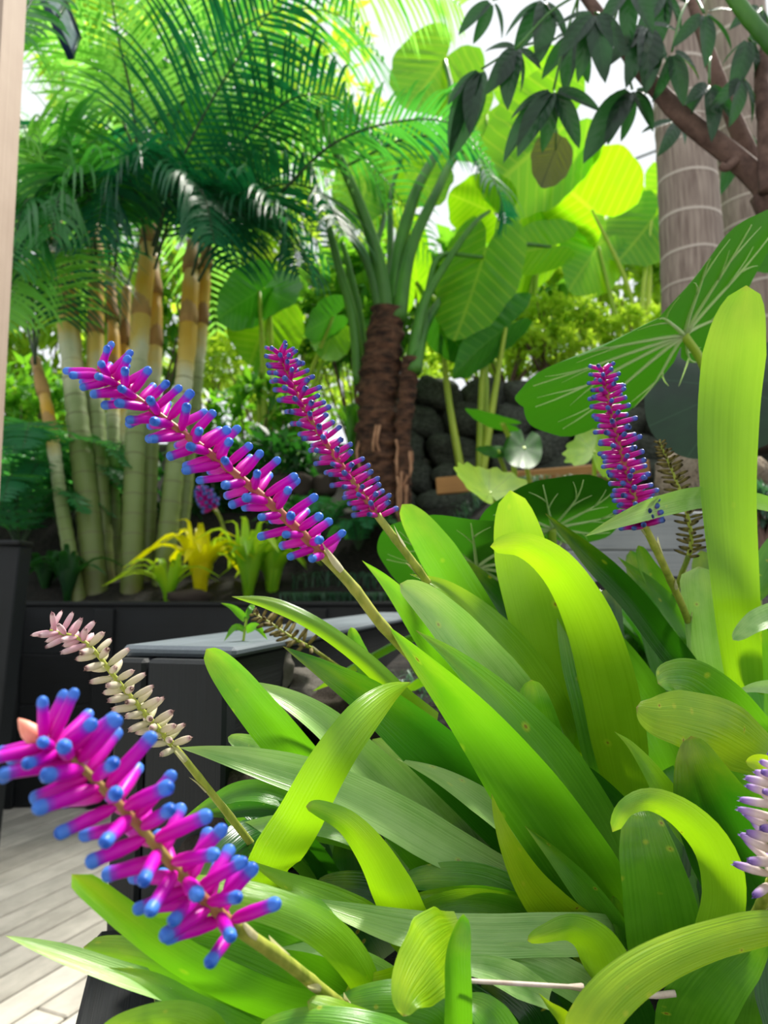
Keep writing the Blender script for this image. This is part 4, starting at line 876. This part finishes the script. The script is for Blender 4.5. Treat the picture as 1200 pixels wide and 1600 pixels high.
lv(A, 'bright', [(660, 1680, .44), (600, 1625, .40), (540, 1590, .38), (480, 1565, .375)], [46, 50, 46, 30], 15, -.1)
lv(A, 'yellow', [(720, 1450, .46), (680, 1490, .42), (652, 1528, .40), (636, 1558, .39), (630, 1588, .385)], [60, 92, 104, 90, 50], -20, -.05, wave=.05)
lv(A, 'mid', [(716, 1650, .42), (712, 1560, .40), (710, 1490, .395), (724, 1428, .40)], [36, 42, 40, 30], [10, 20, 40, 55], .2)
lv(A, 'yellow', [(720, 1560, .48), (690, 1535, .46), (650, 1530, .45), (600, 1540, .44), (540, 1548, .44)], [50, 56, 50, 40, 30], 0, .1)
lv(A, 'pale', [(560, 1640, .50), (470, 1560, .50), (400, 1500, .52), (330, 1480, .53)], [30, 36, 34, 24], 20, .12)
lv(A, 'bright', [(300, 1680, .40), (330, 1620, .38), (280, 1590, .37), (200, 1600, .37), (150, 1625, .37)], [46, 50, 44, 36, 24], -20, -.1)
lv(A, 'mid', [(700, 1700, .40), (640, 1640, .38), (570, 1612, .37), (480, 1600, .37), (400, 1612, .37)], [50, 56, 56, 48, 30], 10, -.1)

lv(A, 'mid', [(760, 1700, .44), (720, 1620, .43), (680, 1570, .425), (600, 1560, .42), (520, 1572, .42)], [60, 66, 62, 50, 30], 15, -.1)
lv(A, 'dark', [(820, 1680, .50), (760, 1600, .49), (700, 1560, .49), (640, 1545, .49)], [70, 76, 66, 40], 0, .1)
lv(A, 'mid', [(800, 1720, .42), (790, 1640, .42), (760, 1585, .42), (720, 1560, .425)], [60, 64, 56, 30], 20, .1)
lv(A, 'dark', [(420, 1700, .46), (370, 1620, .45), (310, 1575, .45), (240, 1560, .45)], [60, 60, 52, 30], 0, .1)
# plant B: faded pale spike
B = brom('bromeliad carrying the faded cream and pink spike over the black planter', (560, 1480, .70), 6, .28, .036, (100, 250))
spike(B, [(78, 985, .50), (135, 1005, .50), (190, 1072, .51), (235, 1125, .52), (275, 1170, .53), (335, 1245, .55), (408, 1338, .58), (480, 1430, .64)], .58, 68, .0165, .0025, M_flo_pale, 'dry', up=.8, stem_r=.0026, axis_mat=M_axis_g, fan=(.9, 1.), pale_top=(.26, M_flo_pink))
lv(B, 'bright', [(560, 1490, .68), (450, 1425, .60), (425, 1365, .53), (472, 1275, .49), (515, 1196, .48), (560, 1132, .49), (605, 1088, .52), (642, 1066, .56)], [56, 64, 72, 78, 74, 66, 52, 36], 18, -.10, 'point')
lv(B, 'mid', [(540, 1290, .62), (495, 1222, .60), (450, 1165, .585), (400, 1105, .575), (355, 1050, .57), (322, 1014, .57)], [56, 62, 64, 62, 54, 36], -20, .10)
lv(B, 'pale', [(700, 1330, .66), (620, 1240, .63), (555, 1175, .61), (500, 1125, .60), (440, 1088, .60), (372, 1062, .60)], [60, 62, 58, 52, 44, 26], 25, .1, 'point')
lv(B, 'pale', [(800, 1375, .60), (700, 1325, .58), (600, 1268, .565), (500, 1222, .555), (400, 1192, .55), (330, 1176, .55), (280, 1168, .55)], [60, 66, 66, 62, 56, 46, 26], 15, .10, 'point')
lv(B, 'pale', [(460, 1190, .64), (420, 1178, .63), (390, 1165, .63), (356, 1152, .63)], [36, 36, 32, 18], 10, .12)
lv(B, 'mid', [(480, 1260, .64), (420, 1238, .63), (370, 1238, .63), (325, 1258, .63), (285, 1280, .63)], [34, 34, 30, 24, 12], 20, .1, 'point')
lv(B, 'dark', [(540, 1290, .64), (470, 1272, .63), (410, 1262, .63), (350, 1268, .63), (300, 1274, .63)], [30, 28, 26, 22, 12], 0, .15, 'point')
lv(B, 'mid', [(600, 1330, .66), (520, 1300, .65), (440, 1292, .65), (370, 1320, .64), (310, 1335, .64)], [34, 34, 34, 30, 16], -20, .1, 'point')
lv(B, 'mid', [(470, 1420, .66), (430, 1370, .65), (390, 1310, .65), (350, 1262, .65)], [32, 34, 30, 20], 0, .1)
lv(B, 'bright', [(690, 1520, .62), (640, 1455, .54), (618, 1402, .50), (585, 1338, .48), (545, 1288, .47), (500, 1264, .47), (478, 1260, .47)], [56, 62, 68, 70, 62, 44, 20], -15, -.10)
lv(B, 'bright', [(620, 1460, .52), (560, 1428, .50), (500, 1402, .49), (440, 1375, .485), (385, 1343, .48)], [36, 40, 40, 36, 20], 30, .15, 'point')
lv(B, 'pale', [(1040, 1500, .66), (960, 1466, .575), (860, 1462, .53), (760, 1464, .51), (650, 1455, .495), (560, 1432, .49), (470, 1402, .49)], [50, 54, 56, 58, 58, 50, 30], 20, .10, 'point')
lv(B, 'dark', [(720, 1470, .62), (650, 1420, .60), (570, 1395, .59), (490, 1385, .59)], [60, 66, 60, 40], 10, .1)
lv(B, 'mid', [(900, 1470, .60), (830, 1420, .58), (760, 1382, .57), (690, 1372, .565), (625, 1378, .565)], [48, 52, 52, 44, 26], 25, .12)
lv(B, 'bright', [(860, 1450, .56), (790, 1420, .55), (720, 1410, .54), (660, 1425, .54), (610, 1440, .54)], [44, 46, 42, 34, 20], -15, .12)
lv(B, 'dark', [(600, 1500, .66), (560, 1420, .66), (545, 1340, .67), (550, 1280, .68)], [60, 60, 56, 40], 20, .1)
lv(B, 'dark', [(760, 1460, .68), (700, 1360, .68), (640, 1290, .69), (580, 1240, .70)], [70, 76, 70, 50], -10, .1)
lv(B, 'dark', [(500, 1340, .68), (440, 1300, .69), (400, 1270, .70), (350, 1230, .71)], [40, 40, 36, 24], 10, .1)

# plant C: long magenta spike, big centre leaves
C_ = brom('large central bromeliad bearing the long magenta spike across the canes', (985, 1500, .74), 6, .32, .045, (60, 200))
spike(C_, [(152, 578, .405), (200, 612, .41), (272, 666, .42), (345, 722, .43), (420, 785, .44), (490, 852, .455), (550, 915, .47), (598, 978, .49), (680, 1070, .54), (800, 1230, .62)], .61, 90, .0235, .0029, M_flo, up=.85, stem_r=.0034, jit=.18, fan=(.85, 1.))
lv(C_, 'mid', [(990, 1490, .66), (930, 1385, .60), (835, 1248, .55), (745, 1130, .52), (665, 1042, .50), (606, 978, .49)], [64, 98, 108, 102, 78, 36], [-10, -18, -24, -24, -20, 0], .10, 'point')
lv(C_, 'mid', [(1000, 1480, .68), (960, 1360, .63), (880, 1225, .585), (790, 1110, .56), (710, 1030, .545), (650, 985, .54)], [50, 70, 84, 88, 70, 40], 30, .10, 'point')
lv(C_, 'dark', [(960, 1480, .72), (860, 1345, .64), (760, 1248, .60), (660, 1158, .57), (580, 1092, .555), (510, 1048, .55), (442, 1010, .55)], [70, 92, 96, 92, 84, 70, 36], -15, .08, 'point')
lv(C_, 'pale', [(760, 1380, .74), (715, 1310, .69), (665, 1250, .66), (620, 1200, .65), (582, 1155, .65)], [60, 70, 76, 70, 44], 10, .12)
lv(C_, 'bright', [(680, 1130, .66), (625, 1085, .63), (580, 1040, .62), (530, 1000, .61), (475, 965, .60), (420, 942, .60), (362, 932, .60)], [44, 36, 30, 26, 24, 22, 14], 15, -.12, 'point')
lv(C_, 'mid', [(590, 1085, .68), (575, 1050, .67), (558, 1012, .67), (548, 980, .67)], [30, 30, 26, 16], 0, .2)
lv(C_, 'mid', [(820, 1180, .74), (740, 1080, .66), (690, 1015, .64), (640, 950, .63), (600, 905, .63), (566, 876, .63)], [66, 66, 62, 56, 46, 26], -25, .1, 'point')
lv(C_, 'pale', [(880, 1220, .74), (810, 1110, .66), (755, 1040, .63), (705, 980, .615), (660, 935, .61), (625, 912, .61)], [70, 80, 84, 82, 66, 36], 15, .12)
lv(C_, 'bright', [(900, 1180, .76), (840, 1080, .69), (790, 1010, .665), (740, 955, .655), (690, 915, .65), (640, 897, .65)], [50, 58, 60, 58, 50, 30], 35, .14, 'point')
lv(C_, 'mid', [(880, 1230, .68), (852, 1170, .64), (836, 1112, .63), (830, 1062, .63)], [50, 60, 64, 52], 10, .08)
lv(C_, 'dark', [(1000, 1300, .66), (940, 1238, .64), (900, 1205, .635), (862, 1178, .63)], [40, 40, 36, 20], 0, .1)
lv(C_, 'yellow', [(960, 1500, .62), (890, 1448, .57), (835, 1388, .54), (800, 1328, .53), (778, 1275, .53), (768, 1240, .53)], [60, 72, 70, 58, 44, 16], -10, .08, 'point')
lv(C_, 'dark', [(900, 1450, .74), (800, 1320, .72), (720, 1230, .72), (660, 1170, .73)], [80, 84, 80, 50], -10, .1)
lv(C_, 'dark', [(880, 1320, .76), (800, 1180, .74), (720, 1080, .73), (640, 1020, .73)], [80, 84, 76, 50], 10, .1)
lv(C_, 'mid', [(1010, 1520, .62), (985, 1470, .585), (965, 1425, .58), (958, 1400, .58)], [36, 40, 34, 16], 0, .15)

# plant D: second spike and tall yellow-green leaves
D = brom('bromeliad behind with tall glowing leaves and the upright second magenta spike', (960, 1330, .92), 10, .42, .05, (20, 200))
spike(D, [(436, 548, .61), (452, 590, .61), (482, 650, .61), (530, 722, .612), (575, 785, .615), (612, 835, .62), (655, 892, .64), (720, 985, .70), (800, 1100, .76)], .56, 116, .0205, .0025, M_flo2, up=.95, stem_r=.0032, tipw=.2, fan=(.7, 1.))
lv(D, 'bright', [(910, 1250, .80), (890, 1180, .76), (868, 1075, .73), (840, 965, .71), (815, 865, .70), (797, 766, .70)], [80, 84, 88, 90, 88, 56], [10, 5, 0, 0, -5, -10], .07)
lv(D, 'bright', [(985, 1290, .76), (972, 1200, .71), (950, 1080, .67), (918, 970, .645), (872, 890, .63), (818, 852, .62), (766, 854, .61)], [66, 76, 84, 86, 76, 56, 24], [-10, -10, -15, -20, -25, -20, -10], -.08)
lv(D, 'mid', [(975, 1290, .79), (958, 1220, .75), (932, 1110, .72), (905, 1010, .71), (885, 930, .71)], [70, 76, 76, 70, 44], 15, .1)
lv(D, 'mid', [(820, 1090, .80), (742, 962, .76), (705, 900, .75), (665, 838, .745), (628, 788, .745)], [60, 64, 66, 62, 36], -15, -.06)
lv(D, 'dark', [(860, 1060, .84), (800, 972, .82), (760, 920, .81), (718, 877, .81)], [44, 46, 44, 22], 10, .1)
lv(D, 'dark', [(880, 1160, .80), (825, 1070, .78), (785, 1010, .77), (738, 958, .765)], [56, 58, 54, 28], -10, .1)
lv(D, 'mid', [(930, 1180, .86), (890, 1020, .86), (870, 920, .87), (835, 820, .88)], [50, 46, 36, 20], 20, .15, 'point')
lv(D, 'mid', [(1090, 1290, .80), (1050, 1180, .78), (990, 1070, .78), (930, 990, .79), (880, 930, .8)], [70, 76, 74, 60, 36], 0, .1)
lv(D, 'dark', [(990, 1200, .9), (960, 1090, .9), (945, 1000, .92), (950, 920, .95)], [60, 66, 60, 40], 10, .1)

# plant E: right-hand spike and tall right leaf
E = brom('bromeliad at right with the upright blue-tipped spike and tall spotted leaf', (1120, 1200, 1.0), 10, .40, .05, (0, 180))
spike(E, [(942, 576, .64), (950, 620, .64), (966, 690, .64), (985, 755, .642), (1000, 808, .645), (1012, 832, .65), (1040, 890, .68), (1075, 970, .76), (1100, 1060, .85)], .60, 130, .0205, .0025, M_flo2, up=1.4, stem_r=.0033, tipw=.12, fan=(.62, 1.))
spike(E, [(1030, 690, .76), (1048, 730, .76), (1070, 790, .76), (1080, 850, .77), (1062, 905, .79), (1045, 960, .84)], .68, 84, .016, .0017, M_flo_dry, 'dry', up=.8, stem_r=.0028, axis_mat=M_axis_g, name='dry_seed_spike')
lv(E, 'bright', [(1180, 1180, .76), (1162, 1060, .73), (1147, 900, .71), (1137, 760, .70), (1138, 640, .70), (1150, 530, .70), (1166, 446, .71)], [50, 58, 66, 76, 88, 94, 60], [0, 5, 10, 10, 5, 0, -15], .06)
lv(E, 'pale', [(1190, 1180, .80), (1150, 1120, .77), (1115, 1050, .755), (1100, 965, .75), (1092, 885, .75)], [60, 64, 62, 58, 60], 0, -.10, 'flat')
lv(E, 'dark', [(1130, 1150, .80), (1080, 1056, .77), (1035, 995, .76), (985, 930, .755), (920, 865, .75), (852, 802, .75)], [40, 44, 44, 42, 38, 14], -20, .15, 'point')
lv(E, 'pale', [(1230, 795, .78), (1170, 780, .755), (1100, 776, .725), (1030, 790, .635), (965, 814, .61), (914, 838, .605)], [26, 30, 34, 36, 32, 14], -25, .1, 'point')
lv(E, 'mid', [(1100, 1050, .84), (1072, 985, .82), (1040, 932, .81), (1012, 888, .805), (997, 852, .80)], [40, 44, 42, 34, 16], 20, .14)
lv(E, 'pale', [(1250, 955, .70), (1215, 958, .69), (1180, 972, .68), (1145, 1000, .68)], [34, 36, 34, 18], 10, .12)
lv(E, 'mid', [(1250, 840, .82), (1215, 870, .80), (1190, 910, .79), (1170, 945, .79)], [60, 56, 46, 24], 10, .12)
lv(E, 'dark', [(1060, 1100, .95), (1030, 1000, .95), (1005, 920, .96), (985, 860, .97)], [50, 50, 44, 24], 0, .12)
lv(E, 'pale', [(1270, 1085, .64), (1220, 1075, .63), (1180, 1074, .625), (1145, 1084, .62)], [26, 24, 20, 10], 0, .1, 'point')
lv(E, 'mid', [(1240, 1250, .72), (1210, 1150, .72), (1190, 1060, .73), (1175, 960, .74)], [50, 52, 50, 36], 0, .1)
lv(E, 'dark', [(1130, 1160, .88), (1125, 1040, .90), (1120, 950, .92), (1095, 860, .95)], [70, 70, 60, 40], 0, .1)

# plant F: lower right
Fp = brom('bromeliad at lower right with curled arching leaves and lilac-tipped faded spike', (1090, 1560, .68), 8, .30, .045, (-30, 120))
spike(Fp, [(1222, 1185, .42), (1225, 1240, .42), (1222, 1310, .425), (1205, 1380, .44), (1170, 1450, .48), (1130, 1530, .56)], .62, 52, .0225, .0026, M_flo_lil, 'dry', up=1., stem_r=.003, axis_mat=M_axis_g)
lv(Fp, 'bright', [(1130, 1600, .56), (1112, 1500, .52), (1128, 1410, .50), (1118, 1338, .49), (1075, 1280, .48), (1020, 1250, .475), (978, 1262, .47), (957, 1300, .47)], [60, 66, 62, 60, 62, 52, 34, 18], [20, 10, -5, -15, -25, -25, -10, 10], -.10)
lv(Fp, 'mid', [(1050, 1540, .60), (1040, 1470, .56), (1028, 1400, .545), (1014, 1340, .54), (1004, 1285, .545), (1000, 1258, .56)], [90, 106, 112, 104, 84, 50], 0, .10)
lv(Fp, 'dark', [(1215, 1450, .60), (1170, 1360, .56), (1125, 1270, .54), (1095, 1200, .535), (1080, 1150, .54)], [120, 140, 140, 120, 60], -20, .10)
lv(Fp, 'bright', [(1100, 1330, .58), (1050, 1262, .56), (1015, 1205, .55), (985, 1165, .55), (960, 1143, .55)], [50, 48, 42, 30, 10], 30, .15, 'point')
lv(Fp, 'mid', [(1230, 1260, .66), (1180, 1180, .62), (1130, 1110, .60), (1085, 1070, .585), (1050, 1062, .57), (1028, 1068, .555)], [90, 96, 96, 86, 72, 46], 10, .06)
lv(Fp, 'yellow', [(1200, 1185, .60), (1130, 1142, .565), (1070, 1124, .55), (1025, 1118, .545), (994, 1106, .545)], [80, 92, 94, 88, 60], 15, -.06, wave=.02)
lv(Fp, 'yellow', [(1250, 1460, .46), (1200, 1450, .44), (1100, 1474, .42), (1010, 1515, .405), (945, 1570, .395), (905, 1640, .39)], [50, 50, 50, 56, 64, 70], -10, -.08, 'flat')
lv(Fp, 'mid', [(1060, 1640, .52), (1085, 1580, .50), (1120, 1530, .49), (1165, 1485, .48), (1200, 1450, .47)], [90, 96, 90, 70, 30], 10, .1)
lv(Fp, 'bright', [(960, 1560, .55), (948, 1510, .51), (925, 1468, .49), (890, 1450, .48), (850, 1460, .475), (824, 1470, .475)], [70, 76, 74, 60, 36, 16], -20, -.10)
lv(Fp, 'dark', [(930, 1600, .58), (860, 1520, .55), (800, 1490, .54), (740, 1490, .54)], [70, 74, 64, 40], 20, .1)
lv(Fp, 'pale', [(990, 1610, .60), (910, 1545, .53), (830, 1505, .51), (780, 1500, .505), (725, 1508, .50)], [46, 50, 54, 48, 30], 25, .1)
lv(Fp, 'mid', [(1180, 1660, .56), (1180, 1590, .55), (1190, 1530, .55), (1210, 1470, .56)], [70, 70, 60, 40], 0, .1)
lv(Fp, 'dark', [(860, 1660, .54), (840, 1590, .53), (800, 1550, .53), (750, 1530, .53)], [80, 84, 76, 50], 0, .1)
lv(Fp, 'dark', [(1000, 1640, .56), (985, 1580, .55), (960, 1530, .55), (930, 1500, .56)], [70, 70, 60, 36], 0, .1)
lv(Fp, 'yellow', [(1260, 1260, .52), (1220, 1220, .51), (1190, 1195, .505), (1165, 1190, .505)], [70, 66, 50, 20], 0, .1)
lv(Fp, 'yellow', [(900, 1620, .45), (880, 1590, .44), (858, 1570, .435), (842, 1552, .435)], [26, 28, 24, 10], 0, .1, 'point')
lv(Fp, 'dark', [(1230, 1640, .50), (1215, 1560, .52), (1205, 1480, .54), (1200, 1420, .56)], [60, 60, 50, 30], 0, .1)
# more narrow leaves threading through the clump
lv(C_, 'pale', [(940, 1440, .66), (860, 1345, .60), (770, 1268, .575), (690, 1215, .57), (620, 1185, .57)], [40, 44, 44, 38, 18], 25, .14, 'point')
lv(C_, 'mid', [(930, 1470, .62), (850, 1430, .57), (770, 1405, .55), (690, 1398, .545), (630, 1402, .545)], [36, 40, 40, 34, 16], -20, .14, 'point')
lv(D, 'pale', [(860, 1110, .80), (800, 1030, .77), (760, 975, .765), (728, 930, .765), (715, 905, .765)], [26, 28, 26, 20, 10], 20, .16, 'point')
lv(B, 'pale', [(640, 1360, .62), (560, 1310, .60), (480, 1288, .595), (400, 1292, .595), (330, 1308, .595)], [30, 32, 30, 24, 10], 20, .14, 'point')
lv(B, 'mid', [(700, 1400, .60), (650, 1330, .585), (590, 1262, .58), (545, 1215, .58), (515, 1180, .58)], [40, 44, 42, 34, 16], -20, .14, 'point')
lv(A, 'pale', [(660, 1560, .48), (580, 1510, .455), (500, 1478, .45), (420, 1470, .45), (350, 1480, .45)], [28, 30, 28, 22, 10], 15, .14, 'point')
lv(A, 'pale', [(860, 1560, .47), (780, 1520, .455), (720, 1508, .45), (660, 1512, .45)], [40, 44, 38, 18], 15, .12, 'point')
lv(Fp, 'mid', [(1010, 1520, .60), (930, 1410, .57), (870, 1340, .565), (820, 1290, .565)], [40, 44, 38, 16], -15, .14, 'point')
lv(E, 'mid', [(1160, 1150, .78), (1090, 1010, .79), (1030, 930, .80), (965, 870, .81)], [34, 36, 30, 12], 15, .15, 'point')
# dry bits
bd = thing('dry_seed_spike', 'small dry brown seed spike hanging over the near planter edge', 'seed spike', at(490, 1020, .82))
spike(bd, [(396, 958, .80), (425, 975, .80), (455, 995, .80), (490, 1015, .82), (540, 1050, .86)], .75, 34, .018, .0022, M_flo_dry, 'dry', up=.5, stem_r=.002, axis_mat=M_axis_g)
M_twig = simple_mat('bleached_twig', hx('a08c80'), hx('d8ccc4'), 40, .7, .3, .002)
m = MB(); tube(m, cat([at(722, 1532, .405), at(810, 1537, .41), at(910, 1543, .42)], 10), [.0012] * 9 + [.0022], 6); tag(m.build('twig', M_twig), 'thin bleached twig lying across the lower leaves', 'twig')
m = MB(); tube(m, cat([at(985, 1548, .50), at(1020, 1555, .50), at(1055, 1552, .50)], 8), .0022, 6); tag(m.build('twig', M_twig), 'short brown twig beside the lower right arching leaf', 'twig')
